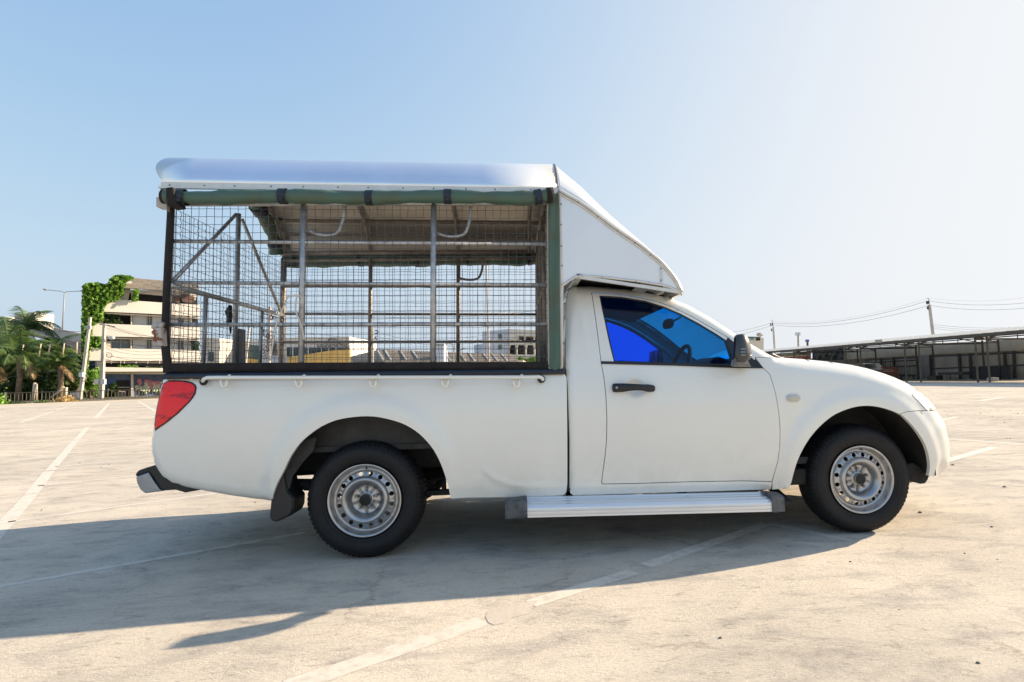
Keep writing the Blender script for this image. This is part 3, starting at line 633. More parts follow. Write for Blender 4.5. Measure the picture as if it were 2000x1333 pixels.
def add_wheel(X, side):
    hub, s, ty = wheel(X, side)
    for o in [o for o in bpy.data.objects if o.name.startswith('wheel') and o.type == 'EMPTY']: bpy.data.objects.remove(o)
    # disc: annulus with 16 holes
    def dep(r):
        return float(np.interp(r, [0, .035, .036, .040, .078, .084, .092, .103, .114, .122, .130, .1335, .137, .163, .1655, .172, .182, .190, .194, .200, .206],
                               [.045, .045, .040, .052, .054, .050, .036, .012, .002, .001, .010, .024, .030, .034, .046, .050, .047, .030, .012, .002, .004]))
    circ = lambda cx, cz, r, n: [(cx+r*math.cos(a), cz+r*math.sin(a)) for a in np.linspace(0, 2*math.pi, n+1)[:-1]]
    ol = circ(0, 0, .2065, 96); hs = [circ(.150*math.cos(a), .150*math.sin(a), .0135, 14) for a in [2*math.pi*(k+.5)/16 for k in range(16)]]
    V = []; Ed = []
    for lp in [ol]+hs:
        q = len(V); V += lp; Ed += [(q+i, q+(i+1) % len(lp)) for i in range(len(lp))]
    for r in (.200, .194, .190, .182, .172, .1655, .163, .137, .1335, .130, .122, .114, .108, .103, .092, .084, .078, .060, .040, .036, .033, .015):
        for p in circ(0, 0, r, max(12, int(96*min(1, r/.1)))): V.append(p)
    r_ = delaunay_2d_cdt([Vector(v) for v in V], Ed, [], 0, 1e-7)
    v2 = r_[0]; fs = []
    for tr in r_[2]:
        cx = sum(v2[i][0] for i in tr)/3; cz = sum(v2[i][1] for i in tr)/3
        if inside(cx, cz, ol) and not any((cx-.150*math.cos(a))**2+(cz-.150*math.sin(a))**2 < .0133**2 for a in [2*math.pi*(k+.5)/16 for k in range(16)]): fs.append(tuple(tr))
    m = MB(); m.add([(hub[0]+v[0], hub[1]+s*(.002+dep(math.hypot(v[0], v[1]))), hub[2]+v[1]) for v in v2], fs, True)
    for h_ in hs:
        n = len(h_); P_ = [(hub[0]+p[0], hub[1]+s*(.002+dep(math.hypot(*p))), hub[2]+p[1]) for p in h_]
        m.add(P_+[(p[0], p[1]+s*.006, p[2]) for p in P_], [(i, (i+1) % n, (i+1) % n+n, i+n) for i in range(n)], True)
    dr = [[(hub[0]+r*math.cos(a), hub[1]+s*y, hub[2]+r*math.sin(a)) for a in np.linspace(0, 2*math.pi, 49)[:-1]] for r, y in ((.2065, .006), (.204, .020), (.190, .03), (.183, .06), (.183, .17), (.20, .19))]
    m.grid(dr, closed=True)
    W = m.build('wheel', M['rim'], TR, fix=False)
    parent(ty, W)
    m = MB()
    for k in range(5):
        a = math.pi/2+2*math.pi*k/5; c = hub+np.array([.060*math.cos(a), s*.053, .060*math.sin(a)])
        m.tube([c, c+[0, -s*.014, 0], c+[0, -s*.018, 0]], [.0095, .0095, .006], 6)
        a += math.pi/5; c = hub+np.array([.060*math.cos(a), s*.051, .060*math.sin(a)]); d_ = np.array([math.cos(a), 0, math.sin(a)])
        m.bar(c-d_*.016, c+d_*.016, .014, .008, (0, 1, 0))
    kid(m.build('wheel_nuts', M['hub']), W)
    m = MB(); m.tube([hub+[0, s*.055, 0], hub+[0, s*.025, 0], hub+[0, s*.022, 0]], [.037, .035, .031], 24); kid(m.build('hub_cap', M['hub']), W)
    m = MB(); m.tube([hub+[0, s*.0225, 0], hub+[0, s*.0205, 0]], [.033, .031], 24); kid(m.build('hub_centre', M['dark']), W)
    m = MB(); m.tube([hub+[0, s*.10, 0], hub+[0, s*.16, 0]], .125, 32); kid(m.build('brake_drum', M['dark']), W)
    # tyre: fine rings standing on the sidewall
    m = MB()
    for r, y in ((.232, .0035), (.297, .001)):
        m.tube([hub+np.array([r*math.cos(a), s*(y), r*math.sin(a)]) for a in np.linspace(0, 2*math.pi, 97)[:-1]], .0018, 5, closed=True)
    kid(m.build('sidewall_ring', M['rubber']), W)
    m = MB(); c = hub+np.array([.01, s*.012, .188]); m.tube([c+[0, s*.02, -.01], c, c+[0, -s*.006, -.012]], .0035, 6); kid(m.build('valve', M['black']), W)
for X in (0, 3.0):
    for s in (0, 1): add_wheel(X, s)
# --- inner arches, chassis
for X, az, ar, x_lo, x_hi in ((0., .385, .52, 8, 172), (3.0, .365, .49, -4, 172)):
    for s in (0, 1):
        f = (lambda p: p) if s == 0 else mir
        rows = [[f(np.array([X+ar*math.cos(a), y, az+ar*.93*math.sin(a)])) for y in (.045, .15, .30, .42)] for a in np.radians(np.linspace(x_lo, x_hi, 22))]
        m = MB(); m.grid(rows); fan = [r[-1] for r in rows]; m.add(fan, [tuple(range(len(fan)))])
        m.build('arch_liner', M['liner'], TR)
m = MB()
for y in (.50, 2*WC-.50): m.bar((-1.0, y, .47), (.62, y, .50), .06, .12); m.bar((.6, y, .5), (3.5, y, .42), .06, .13)
for x in (-.8, -.3, .6, 1.6, 2.5, 3.3): m.bar((x, .5, .46), (x, 2*WC-.5, .46), .06, .08, (0, 0, 1))
m.build('chassis', M['dark'], TR)
m = MB(); m.bar((2.4, .55, .30), (3.4, .55, .30), .5, .04); m.build('skid_plate', M['dark'], TR)
m = MB(); m.tube([(0, .18, TYR), (0, 2*WC-.18, TYR)], .04, 12); m.tube([(0, WC-.14, TYR), (0, WC-.08, TYR), (0, WC+.08, TYR), (0, WC+.14, TYR)], [.05, .13, .13, .05], 14); m.build('axle', M['dark'], TR)
m = MB(); m.tube([(0, WC, TYR), (1.6, WC, .40)], .04, 8); m.build('drive_shaft', M['dark'], TR)
m = MB(); m.tube([(3.0, .18, TYR), (3.0, 2*WC-.18, TYR)], .035, 10); m.build('axle', M['dark'], TR)
for y in (.40, 2*WC-.40):
    m = MB(); P_ = [(-.72, y, .44), (-.45, y, .37), (0, y, .345), (.35, y, .375), (.60, y, .42)]
    for k in range(3): m.bar(np.array(P_[1])+[0, 0, -.012*k], np.array(P_[2])+[0, 0, -.012*k], .06, .010); m.bar(np.array(P_[2])+[0, 0, -.012*k], np.array(P_[3])+[0, 0, -.012*k], .06, .010)
    m.bar(P_[0], P_[1], .06, .012); m.bar(P_[3], P_[4], .06, .012); m.box((0, y, .37), (.14, .08, .07)); m.build('leaf_spring', M['dark'], TR)
m = MB(); m.tube([(-.2, .34, .30), (-.1, .40, .62)], .028, 10); m.build('damper', M['dark'], TR)
m = MB(); m.tube([(-.62, .30, .40), (-.28, .30, .385)], .035, 12); m.build('bump_stop', M['dark'], TR)
m = MB(); m.tube([(.42, .30, .30), (.42, .30, .38)], .015, 6); m.bar((.30, .30, .31), (.95, .30, .31), .05, .03); m.build('spring_hanger', M['dark'], TR)
m = MB(); m.tube([(1.4, 1.2, .38), (.7, 1.25, .36), (.3, 1.3, .40), (.0, 1.32, .52), (-.5, 1.30, .42), (-1.05, 1.30, .38)], .03, 8); m.tube([(1.0, 1.22, .36), (.5, 1.26, .36)], .08, 12); m.build('exhaust', M['dark'], TR)
m = MB(); m.box((.95, 1.25, .42), (.8, .5, .2)); m.box((1.9, WC, .36), (1.5, 1.1, .14)); m.prism([(1.22, .10, .40), (2.72, .10, .40), (2.72, .10, .30), (1.22, .10, .28)], (0, 1.5, 0)); bevel(m.build('underbody_pan', M['dark'], TR), .02)
m = MB(); m.box((1.185, WC, .66), (.03, 1.60, .66)); m.build('gap_backing', M['dark'], TR)  # added dark plate, stands in for the shade in the bed-cab gap
# mud flap
for s in (0, 1):
    f = (lambda p: p) if s == 0 else mir; sg = 1 if s == 0 else -1
    m = MB(); fp = [(539, 926), (553, 924), (556, 940), (560, 960), (566, 968), (572, 974), (571, 995), (566, 1008), (539, 1021), (529, 1018), (526, 1008), (528, 985), (532, 950)]
    m.prism([f(A(px, py, .03)) for px, py in fp], (.0, .02*sg, 0)); m.prism([f(A(px+4, py*.97+29, .05)) for px, py in fp], (0, .17*sg, 0)); bevel(m.build('mud_flap', M['black'], TR, fix=True), .01, 2)
    m = MB(); m.prism([f(A(px, py, .05)) for px, py in ((554, 950), (558, 905), (575, 880), (600, 858), (618, 855), (612, 880), (590, 905), (572, 930), (565, 955))], (0, .01*sg, 0)); m.build('arch_stay', M['liner'], TR, fix=True)
# rear bumper
m = MB(); bp_ = [(263.5, 926), (270, 919), (285, 914), (304.5, 908), (312, 920), (325, 934), (345, 945), (395, 957), (361, 963), (350, 960), (342, 957.5), (320, 959), (313, 957), (300, 935), (291, 923), (265, 932)]
m.prism([A(px, py, .16) for px, py in bp_], (0, 1.4, 0)); rb = bevel(m.build('rear_bumper', M['black'], TR, fix=True), .008)
m = MB(); cp = [(265, 932), (290, 923), (301, 941), (313, 957), (320, 959.5), (283, 964), (274, 957), (267.5, 944)]
m.prism([A(px, py, .155) for px, py in cp], (0, 1.41, 0)); kid(bevel(m.build('bumper_chrome', M['chrome'], fix=True), .012, 3), rb)
# running board
xl = float(A(1027, 1008, -.10)[0]); xr = float(A(1510, 998, -.10)[0])
def sb(x): return float(np.interp(x, [xl, xr], [A(1027, 1011.5, -.10)[2], A(1510, 999.5, -.10)[2]]))
prof = [(.05, .083), (.045, .086), (.035, .084), (.030, .078), (.022, .074), (.010, .074), (.006, .070), (-.02, .070), (-.024, .073), (-.05, .073), (-.054, .069), (-.085, .067), (-.092, .060), (-.100, .052), (-.102, .040), (-.098, .038), (-.098, .034), (-.102, .032), (-.102, .020), (-.098, .018), (-.098, .014), (-.102, .012), (-.102, .0), (-.08, -.004), (.04, .02)]
for s in (0, 1):
    f = (lambda p: p) if s == 0 else mir
    m = MB(); rows = [[f(np.array([x, y, sb(x)+z])) for y, z in prof] for x in np.linspace(xl, xr, 4)]
    m.grid(rows, smooth=False, closed=True); m.add(rows[0], [tuple(range(len(prof)))]); m.add(rows[-1], [tuple(range(len(prof)))]); st = m.build('running_board', M['step'], TR, fix=True)
    for xx, dx in ((xl, -.115), (xr, .075)):
        pr = [(.05, .092), (.0, .098), (-.06, .096), (-.105, .085), (-.108, -.006), (-.02, -.012), (.05, .0)]
        m = MB(); rows = [[f(np.array([xx+dx*t, y*(1-.12*t), sb(xx)+z*(1-.1*t)])) for y, z in pr] for t in (-.08, .5, 1)]
        m.grid(rows, closed=True, smooth=False); m.add(rows[0], [tuple(range(7))]); m.add(rows[-1], [tuple(range(7))]); kid(bevel(m.build('end_cap', M['cap'], fix=True), .006), st)
    for x in (1.2, 1.9, 2.5):
        m = MB(); m.bar(f(np.array([x, .0, sb(x)+.02])), f(np.array([x, .35, sb(x)+.10])), .05, .02); kid(m.build('step_bracket', M['dark']), st)
# ------------------------------------------------------------------ canopy roof
YE = .046
hw_ = WC-YE
RR = .40; c70, s70, c20, s20 = math.cos(math.radians(70)), math.sin(math.radians(70)), math.cos(math.radians(20)), math.sin(math.radians(20))
arc = []
for a in np.linspace(70, 20, 11): arc.append((RR*(s70-math.sin(math.radians(a))), RR*(math.cos(math.radians(a))-c70)))
rest = hw_-arc[-1][0]; R2 = rest/s20
for a in np.linspace(20, 0, 9)[1:]: arc.append((arc[10][0]+R2*(s20-math.sin(math.radians(a))), arc[10][1]+R2*(math.cos(math.radians(a))-c20)))
full = arc+[(2*hw_-a, z) for a, z in arc[-2::-1]]
E0 = A(320, 358.5, YE); E1 = A(1089.5, 369.5, YE)
wedge_px = [(1089.5, 369.5), (1110, 381), (1141, 399), (1195, 439.5), (1249, 476.3), (1275, 497), (1292.3, 511.4), (1311, 533), (1322, 549), (1331.5, 569)]
WP = [A(px, py, YE) for px, py in wedge_px]
def section(x, z, k, xo=0.0):
    return [(x-xo*math.sin(min(1, dz/.17)*math.pi/2), YE+dy, z+dz*k) for dy, dz in full]
rows = [section(E0[0], E0[2], 1, .095), section(E0[0]+.15, E0[2], 1, .05)]+[section(E0[0]+(E1[0]-E0[0])*t, E0[2]+(E1[2]-E0[2])*t, 1) for t in (.2, .5, .8, 1)]
m = MB(); m.grid(rows); rf = m.build('canopy_roof', M['alu'], TR)
sm_ = rf.modifiers.new('thick', 'SOLIDIFY'); sm_.thickness = .006; sm_.offset = -1
ks = [1, .90, .78, .58, .36, .25, .18, .12, .07, .02]
m = MB(); m.grid([section(p[0], p[2], k) for p, k in zip(dens(WP, 3), np.interp(np.linspace(0, 9, 28), range(10), ks))]); wr_ = m.build('canopy_nose_roof', M['aluw'], TR)
sm_ = wr_.modifiers.new('thick', 'SOLIDIFY'); sm_.thickness = .006; sm_.offset = -1
# inner lining: separate weathered sheet just below the roof
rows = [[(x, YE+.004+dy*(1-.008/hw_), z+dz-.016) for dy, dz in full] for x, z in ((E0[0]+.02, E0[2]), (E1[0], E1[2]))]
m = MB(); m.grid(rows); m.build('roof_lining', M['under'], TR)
# seam band at the front of the roof
m = MB(); m.tube([(E1[0], YE+dy, E1[2]+dz+.002) for dy, dz in full], .008, 8); m.build('roof_seam', M['grey'], TR)
# eave trim strips and screws
def eave(side):
    f = (lambda p: p) if side == 0 else mir
    m = MB()
    for x0_, x1_, dz0, dz1, yy, th in ((E0[0]-.01, E1[0], -.022, .004, -.004, .014), (E0[0]-.02, E1[0]-.01, -.034, -.022, -.010, .016)):
        a = f(np.array([x0_, YE+yy, E0[2]+(dz0+dz1)/2])); b = f(np.array([x1_, YE+yy, E1[2]+(dz0+dz1)/2])); m.bar(a, b, th, dz1-dz0)
    tr = m.build('eave_trim', M['trim'], TR)
    for px in (331, 399, 458, 529, 592, 660, 719, 787, 847, 910, 967, 1037, 1080):
        p = A(px, 361.5+(px-320)*.0132, YE-.012); p = f(p); s = 1 if side == 0 else -1
        m = MB(); m.tube([p+[0, s*.004, 0], p+[0, -s*.002, 0]], [.0065, .004], 8); kid(m.build('screw', M['grey']), tr)
    m = MB(); m.tube([f(p+np.array([0, -.006, -.006])) for p in dens(WP, 3)], .010, 6); m.tube([f(p+np.array([0, -.004, -.026])) for p in dens(WP[:], 3)], .007, 6); m.build('nose_trim', M['trim'], TR)
eave(0); eave(1)
# wedge side panel
WS = [(1095, 379), (1141, 405.5), (1195, 445), (1249, 482), (1289, 518), (1308, 538), (1326, 566), (1324.7, 566.5), (1292.3, 556), (1249, 549), (1168, 539.5), (1131.6, 538), (1122, 540.6), (1100.5, 555.5), (1097, 470)]
for s in (0, 1):
    f = (lambda p: p) if s == 0 else mir; sg = 1 if s == 0 else -1
    m = MB(); m.prism([f(A(px, py, YE)) for px, py in WS], (0, .008*sg, 0)); sp = m.build('nose_side_panel', M['aluw'], TR, fix=True)
    m = MB(); m.tube([f(A(px, py, YE-.005)) for px, py in ((1094, 561), (1100.5, 556.5), (1122, 541.8), (1131.6, 539), (1168, 540.8), (1249, 550), (1292.3, 557), (1310, 562.5), (1325, 568.5), (1331, 572))], .0085, 6); kid(m.build('lower_trim', M['trim']), sp)
    m = MB(); m.bar(f(A(1291.5, 519, YE-.004)), f(A(1292.5, 555, YE-.004)), .006, .014, (1, 0, 0)); kid(m.build('joint_strip', M['trim']), sp)
    for px, py in ((1131, 540.5), (1137, 540.6), (1176, 543.2), (1242, 551), (1096.5, 400), (1096, 440), (1097, 482), (1098, 520), (1291.5, 526), (1292, 549), (1130, 397), (1168, 425), (1206, 452), (1240, 476), (1270, 500)):
        m = MB(); p = f(A(px, py-1.5, YE-.014)); m.tube([p+[0, sg*.006, 0], p], [.005, .003], 6); kid(m.build('screw', M['grey']), sp)
# underside of the nose: front closing board, frame tubes
n0 = A(1331.5, 571, YE); n1 = A(1300, 560, YE); n2 = A(1131, 540, YE)
m = MB(); m.bar(n0+[0, .0, 0], mir(n0), .02, .02); m.bar(n2, mir(n2), .03, .03); m.bar(n1+[0, 0, -.01], mir(n1)+[0, 0, -.01], .03, .03)
for y in (.046, .5, 1.2, 1.67): m.bar((n2[0], y, n2[2]-.005), (n0[0], y, n0[2]-.002), .02, .02)
m.build('nose_frame', M['trim'], TR)
m = MB(); a = A(1131, 540, YE); b = A(1262, 551, YE); m.grid([[(a[0], YE+.01, a[2]+.012), (a[0], 2*WC-YE-.01, a[2]+.012)], [(b[0], YE+.01, b[2]+.012), (b[0], 2*WC-YE-.01, b[2]+.012)]], smooth=False); m.build('nose_floor', M['dark'], TR)
m = MB(); a = A(1283, 556, YE); b = A(1320, 566, YE); m.prism([(a[0], .30, a[2]), (b[0], .30, b[2]-.0), (b[0]-.03, .30, b[2]-.025), (a[0]+.02, .30, a[2]-.035)], (0, 1.1, 0)); m.build('nose_batten', M['black'], TR, fix=True)
# ------------------------------------------------------------------ cage
CG = YE; CF = 2*WC-YE
def both(fn):
    for s in (0, 1): fn((lambda p: np.array(p)) if s == 0 else mir, s)
XR = float(A(334, 560, CG)[0]); XF = float(A(1071, 560, CG)[0])
def cage(f, s):
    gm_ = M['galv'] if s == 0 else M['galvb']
    sg = 1 if s == 0 else -1
    for (a, b) in (((593.5, 396), (588, 722)), ((847.2, 398), (845.5, 722)), ((1072, 392), (1073, 722)), ((336, 392), (325, 722))):
        m = MB(); m.tube([f(A(*a, CG+.012)), f(A(*b, CG+.012))], .0175 if a[0] in (593.5, 847.2) else .016, 12); m.build('cage_post', gm_, TR)
    for (a, b) in (((334, 471.5), (1070, 477.5)), ((333, 552.5), (1070, 557)), ((332, 634.5), (1070, 633.5))):
        m = MB(); m.tube([f(A(*a, CG+.012)), f(A(*b, CG+.012))], .0115, 10); m.build('cage_rail', gm_, TR)
    m = MB(); m.tube([f(A(336, 399, CG+.012)), f(A(1070, 397, CG+.012))], .015, 8); m.tube([f(A(336, 381, CG+.03)), f(A(1080, 383, CG+.03))], .02, 8); m.build('top_rail', gm_, TR)
    # hand holds curving below the roof
    for a, b, c in (((672, 402), (664, 446), (604, 452)), ((919, 404), (912, 448), (852, 455)))[s:]:
        m = MB(); P_ = [A(*a, CG+.05), A(a[0]-1, a[1]+22, CG+.05), A(b[0]+3, b[1]-8, CG+.05), A(b[0]-4, b[1]+8, CG+.05), A(b[0]-18, b[1]+14, CG+.05), A(c[0]+20, c[1]+7, CG+.05), A(*c, CG+.03)]
        m.tube([f(p) for p in dens(P_, 3)], .0105, 8); m.build('hand_hold', gm_, TR)
    # woven wire
    m = MB(); r_ = .0015
    xs = np.arange(344, 1068, 15.1)
    for i, px in enumerate(xs):
        P_ = [A(px-.00002*(py-400)*0-(px < 700)*(700-px)/340*(py-400)*.028, py+0, CG+.0005*((j+i) % 2)) for j, py in enumerate(np.linspace(403, 709, 22))]
        jit = rng.normal(0, .0011, (len(P_), 3)); m.tube([f(p+q) for p, q in zip(P_, jit)], r_, 4, cap=False)
    for j, py in enumerate(np.arange(410, 709, 15.2)):
        P_ = [A(px, py+(555-py)/150*-.0*(px-700)+(-.006+.0)*(700-px)*((555-py)/150), CG+.0005*((j+i) % 2)) for i, px in enumerate(np.linspace(334, 1070, 50))]
        jit = rng.normal(0, .0009, (len(P_), 3)); m.tube([f(p+q) for p, q in zip(P_, jit)], r_, 4, cap=False)
    m.build('wire_mesh', M['wire'], TR, kind='stuff')
    # black canvas hem along the bottom and the rear corner
    m = MB(); rows = []
    for px in np.linspace(318, 1072, 40):
        t = (px-318)/754; top = 709.5-2.5*t; bot = 728-5.5*t+.8*math.sin(px*.05)
        rows.append([f(A(px, top, CG-.006)), f(A(px, (top+bot)/2, CG-.012+.003*math.sin(px*.11))), f(A(px, bot, CG-.008)), f(A(px, bot+1, CG+.02))])
    m.grid(rows); m.build('bottom_hem', M['cloth'], TR)
    if s == 1: m = MB(); m.tube([f(A(336, 392, CG)), f(A(325, 722, CG))], .022, 8); m.build('corner_post', M['galvb'], TR)
    strip = [(392, 327, 342), (420, 325.5, 340.5), (500, 321, 336.5), (570, 317.5, 333), (620, 315.5, 331.5), (645, 313, 330.5), (662, 313, 331), (690, 315.5, 333.5), (728, 318.5, 337)]
    rows = []
    for py, a, b in dens(strip, 3): rows.append([f(A(a+1, py, CG+.03)), f(A(a, py, CG-.005)), f(A((a+b)/2, py, CG-.02)), f(A(b, py, CG-.008)), f(A(b, py, CG+.03))])
    m = MB(); m.grid(rows)
    if s == 0: m.build('rear_hem', M['cloth'], TR)
    # hem/edge of canopy at front: green flap and pale angle
    rows = []
    for k, (py, a, b) in enumerate(dens([(378, 1076, 1092), (395, 1070.5, 1093), (480, 1070.5, 1094), (560, 1071, 1094), (640, 1072, 1095), (700, 1072, 1096), (716, 1072, 1096), (724, 1076, 1093), (727, 1082, 1088)], 4)):
        rows.append([f(A(a, py, CG-.01))]+[f(A(a+(b-a)*t, py, CG-.022-.006*math.sin(t*9+py*.013)-.003*math.sin(py*.09+t*3))) for t in (.1, .25, .4, .55, .7, .85)]+[f(A(b, py, CG-.01))])
    m = MB(); m.grid(rows); fl = m.build('front_flap', M['green'], TR)
    m = MB(); m.tube([r[0] for r in rows]+[r[-1] for r in rows[::-1]], .004, 5); kid(m.build('flap_piping', mat('pale_piping', (.5, .42, .33), .8)), fl)
    m = MB()
    m.prism([f(A(px, py, CG-.006)) for px, py in ((1092, 380), (1096, 382), (1100.5, 556), (1099, 722), (1093.5, 722), (1096, 556))], (0, .03*sg, 0)); m.build('corner_angle', M['trim'], TR, fix=True)
    # rolled tarp with straps
    def rl(px): return A(px, 385+(3 if s else 0)+(px-330)*.0015+1.5*math.sin(px*.02)+(-6*sstep(1030, 1080, px)), CG-.045)
    P_ = [rl(px) for px in np.linspace(324, 1072, 60)]
    rr = []
    for i, px in enumerate(np.linspace(324, 1072, 60)):
        r_ = (.040 if s == 0 else .060)+.004*math.sin(px*.045)+.0025*math.sin(px*.13+1)
        for st in (355, 553, 722, 875, 1052): r_ -= .006*math.exp(-((px-st)/9)**2)
        rr.append(r_)
    m = MB(); seg = 18; rows = []
    for i, (p, r_) in enumerate(zip(P_, rr)):
        rows.append([f(p+np.array([0, math.cos(a)*r_*(1+.10*noise.noise(Vector((i*.35, a*1.5, 3)))), math.sin(a)*r_*(1.0+.14*noise.noise(Vector((i*.3, a*1.2, 9))))])) for a in np.linspace(0, 2*math.pi, seg+1)[:-1]])
    m.grid(rows, closed=True); m.add(rows[0], [tuple(range(seg))]); m.add(rows[-1], [tuple(range(seg))]); rt = m.build('rolled_tarp', M['green'], TR, fix=True)
    for px, w_ in ((356, 15), (553, 15), (722, 14), (875, 15), (1051, 14)):
        m = MB(); m.tube([f(rl(px-w_/2)), f(rl(px+w_/2))], (.0455 if s == 0 else .064), 18, cap=False); b_ = f(rl(px)+np.array([0, -.040, -.028])); m.tube([b_-[.012, 0, 0], b_+[.012, 0, 0]], .012, 8); kid(m.build('strap', M['strap']), rt)
    m = MB(); m.tube([f(rl(1068)), f(rl(1081))], .046, 18); kid(m.build('tarp_end', M['cloth']), rt)
    m = MB(); m.tube([f(rl(318)), f(rl(326))], .040, 18); kid(m.build('tarp_end', M['cloth']), rt)
    m = MB(); m.prism([f(A(px, py, CG-.10)) for px, py in ((323, 366), (338, 365), (340, 378), (344, 396), (346, 400), (326, 402), (323, 385))], (0, .10*sg, 0)); kid(bevel(m.build('end_wrap', M['cloth'], fix=True), .012, 3), rt)
both(cage)
# roof ribs and purlins
for x in (float(A(593, 400, CG)[0]), float(A(847, 400, CG)[0]), float(A(1050, 400, CG)[0]), XR+.03):
    t = (x-E0[0])/(E1[0]-E0[0]); z0 = E0[2]+(E1[2]-E0[2])*t
    m = MB(); m.tube([(x, YE+.02+dy*(1-.04/hw_/1), z0+dz-.04) for dy, dz in full], .014, 8); m.build('roof_rib', M['galvb'], TR)
for dy, dz in (full[4], full[8], full[13], full[18], full[23], full[28], full[32]):
    m = MB(); m.bar((E0[0]+.05, YE+dy, E0[2]+dz-.026), (E1[0]-.01, YE+dy, E1[2]+dz-.026), .03, .014); m.build('purlin', M['galvb'], TR)
# rear frame
RP = XR
def rr_(px, py): return HX(px, py, RP)
for a, b, r in (((466, 418), (458, 709), .017), ((461, 419), (337, 550), .012), ((473, 429), (549, 612), .012), ((333, 557.5), (556, 617), .016), ((402, 580), (397, 709), .014), ((512, 609), (508, 709), .013)):
    m = MB(); m.tube([rr_(*a), rr_(*b)], r, 10); m.build('rear_frame_tube', M['galv'], TR)
m = MB(); N_ = 46; pts_ = dens([(RP-.03, YE+.03+dy*(1-.06/hw_), E0[2]+dz-.075) for dy, dz in full[::2]], 3); rows = []
for i, p in enumerate(pts_):
    a_ = pts_[max(0, i-1)]; b_ = pts_[min(len(pts_)-1, i+1)]; tv = (b_-a_)/np.linalg.norm(b_-a_); nv = np.cross(tv, (1, 0, 0)); r_ = .050+.006*math.sin(i*.5)+.004*math.sin(i*1.3)
    rows.append([p+(np.array([1, 0, 0])*math.cos(t)+nv*math.sin(t))*r_*(1+.10*noise.noise(Vector((i*.3, t, 2)))) for t in np.linspace(0, 2*math.pi, 15)[:-1]])
m.grid(rows, closed=True); rt_ = m.build('rear_rolled_tarp', M['green'], TR, fix=True)
for i in range(8, len(pts_), 14):
    m = MB(); m.tube([pts_[i-1], pts_[i+1]], .058, 14, cap=False); kid(m.build('strap', M['strap']), rt_)
m = MB()
zt = float(A(336, 405, CG)[2]); zb = float(A(330, 712, CG)[2])
for i, y in enumerate(np.arange(CG+.04, CF, .046)):
    P_ = [(RP+.002*math.sin(z*137+i), y+.003*math.sin(z*137+i*2), z) for z in np.linspace(zb, zt, 40)]; m.tube(P_, .0016, 4, cap=False)
for j, z in enumerate(np.arange(zb+.03, zt, .046)):
    m.tube([(RP, y, z) for y in (CG, WC, CF)], .0015, 4, cap=False)
m.build('rear_wire_mesh', M['wire'], TR, kind='stuff')
m = MB(); P_ = [rr_(450, 598), rr_(446, 610), rr_(448, 622), rr_(443, 634)]
m.tube(P_, [.012, .024, .016, .010], 7); m.tube([rr_(452, 612), rr_(450, 640), rr_(451, 652)], [.009, .010, .004], 6); m.build('door_latch', M['dark'], TR)
m = MB(); m.box(tuple(rr_(466, 684)+[0, .02, 0]), (.03, .10, .30)); m.build('latch_board', mat('slate_board', (.07, .08, .09), .6), TR)
# front frame of the cage
m = MB(); m.prism([np.array([XF, 1.47, .98]), np.array([XF, CF-.02, .98]), np.array([XF, CF-.02, 2.06]), np.array([XF, 1.47, 2.06])], (.02, 0, 0)); m.build('front_board', mat('brown_board', (.16, .13, .10), .8, var=.3, vscale=6), TR)
for y in (.5, .86, 1.2):
    m = MB(); m.tube([(XF, y, .98), (XF, y, 2.14)], .014, 8); m.build('front_frame_tube', M['galvb'], TR)
m = MB(); m.tube([(XF, CG, 1.6), (XF, CF, 1.6)], .014, 8); m.tube([(XF, CG, 2.12), (XF, CF, 2.12)], .014, 8); m.build('front_frame_tube', M['galvb'], TR)
# rope
m = MB(); Y_ = CG-.02
for pts in ([(556, 590), (564, 580), (575, 577), (585, 578), (592, 583)], [(580, 577), (578, 590), (577, 605), (583, 622), (590, 640), (594, 664)], [(560, 590), (548, 612), (538, 640), (533, 670), (528, 705)]):
    m.tube(dens([A(px, py, Y_) for px, py in pts], 3), .0045, 6)
m.build('rope', M['rope'], TR)
# rusty brackets at the rear corner
m = MB(); m.prism([A(px, py, .0) for px, py in ((304.5, 385), (314, 386), (325, 393), (326, 412), (312, 405), (304.5, 404))], (0, .06, 0)); bevel(m.build('bracket', M['rust'], TR, fix=True), .003)
m = MB(); m.prism([A(px, py, -.02) for px, py in ((302, 641), (314, 640), (316, 676), (311, 676), (303, 668), (297, 665), (300, 656), (295, 652), (295, 648))], (0, .07, 0)); m.tube([A(299, 643, .02), A(302, 639, .02), A(312, 638, .02), A(320, 640, .02)], [.012, .025, .03, .028], 8); bevel(m.build('bracket', M['rust'], TR, fix=True), .004)
# ================================================================== BACKGROUND
BM = {}
BM['cream'] = mat('cream_render', (.60, .57, .515), .85, var=.05, vscale=.5, bump=.1, bscale=4)
BM['creamb'] = mat('stained_render', (.66, .60, .50), .85, col2=(.45, .40, .33), thr=(.30, .5), vscale=.8, stretch=(1, 1, .3))
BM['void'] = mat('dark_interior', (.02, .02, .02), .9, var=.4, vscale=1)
BM['corr'] = mat('white_sheet', (.66, .67, .67), .6, var=.06, vscale=2)
BM['thatch'] = mat('old_tile_roof', (.22, .19, .15), .95, var=.35, vscale=3, bump=.6, bscale=8)
BM['bluew'] = mat('blue_grey_wall', (.10, .14, .25), .8, var=.3, vscale=1.2)
BM['conc'] = mat('weathered_concrete', (.30, .31, .31), .9, var=.2, vscale=.6, stretch=(1, 1, .4), bump=.2, bscale=5)
BM['pole'] = mat('pole_concrete', (.47, .44, .40), .9, var=.12, vscale=2)
BM['steel'] = mat('dark_steel', (.06, .06, .06), .6)
BM['brown'] = mat('brown_steel', (.10, .085, .07), .7, var=.2, vscale=2)
BM['wirek'] = mat('power_cable', (.08, .08, .085), .7)
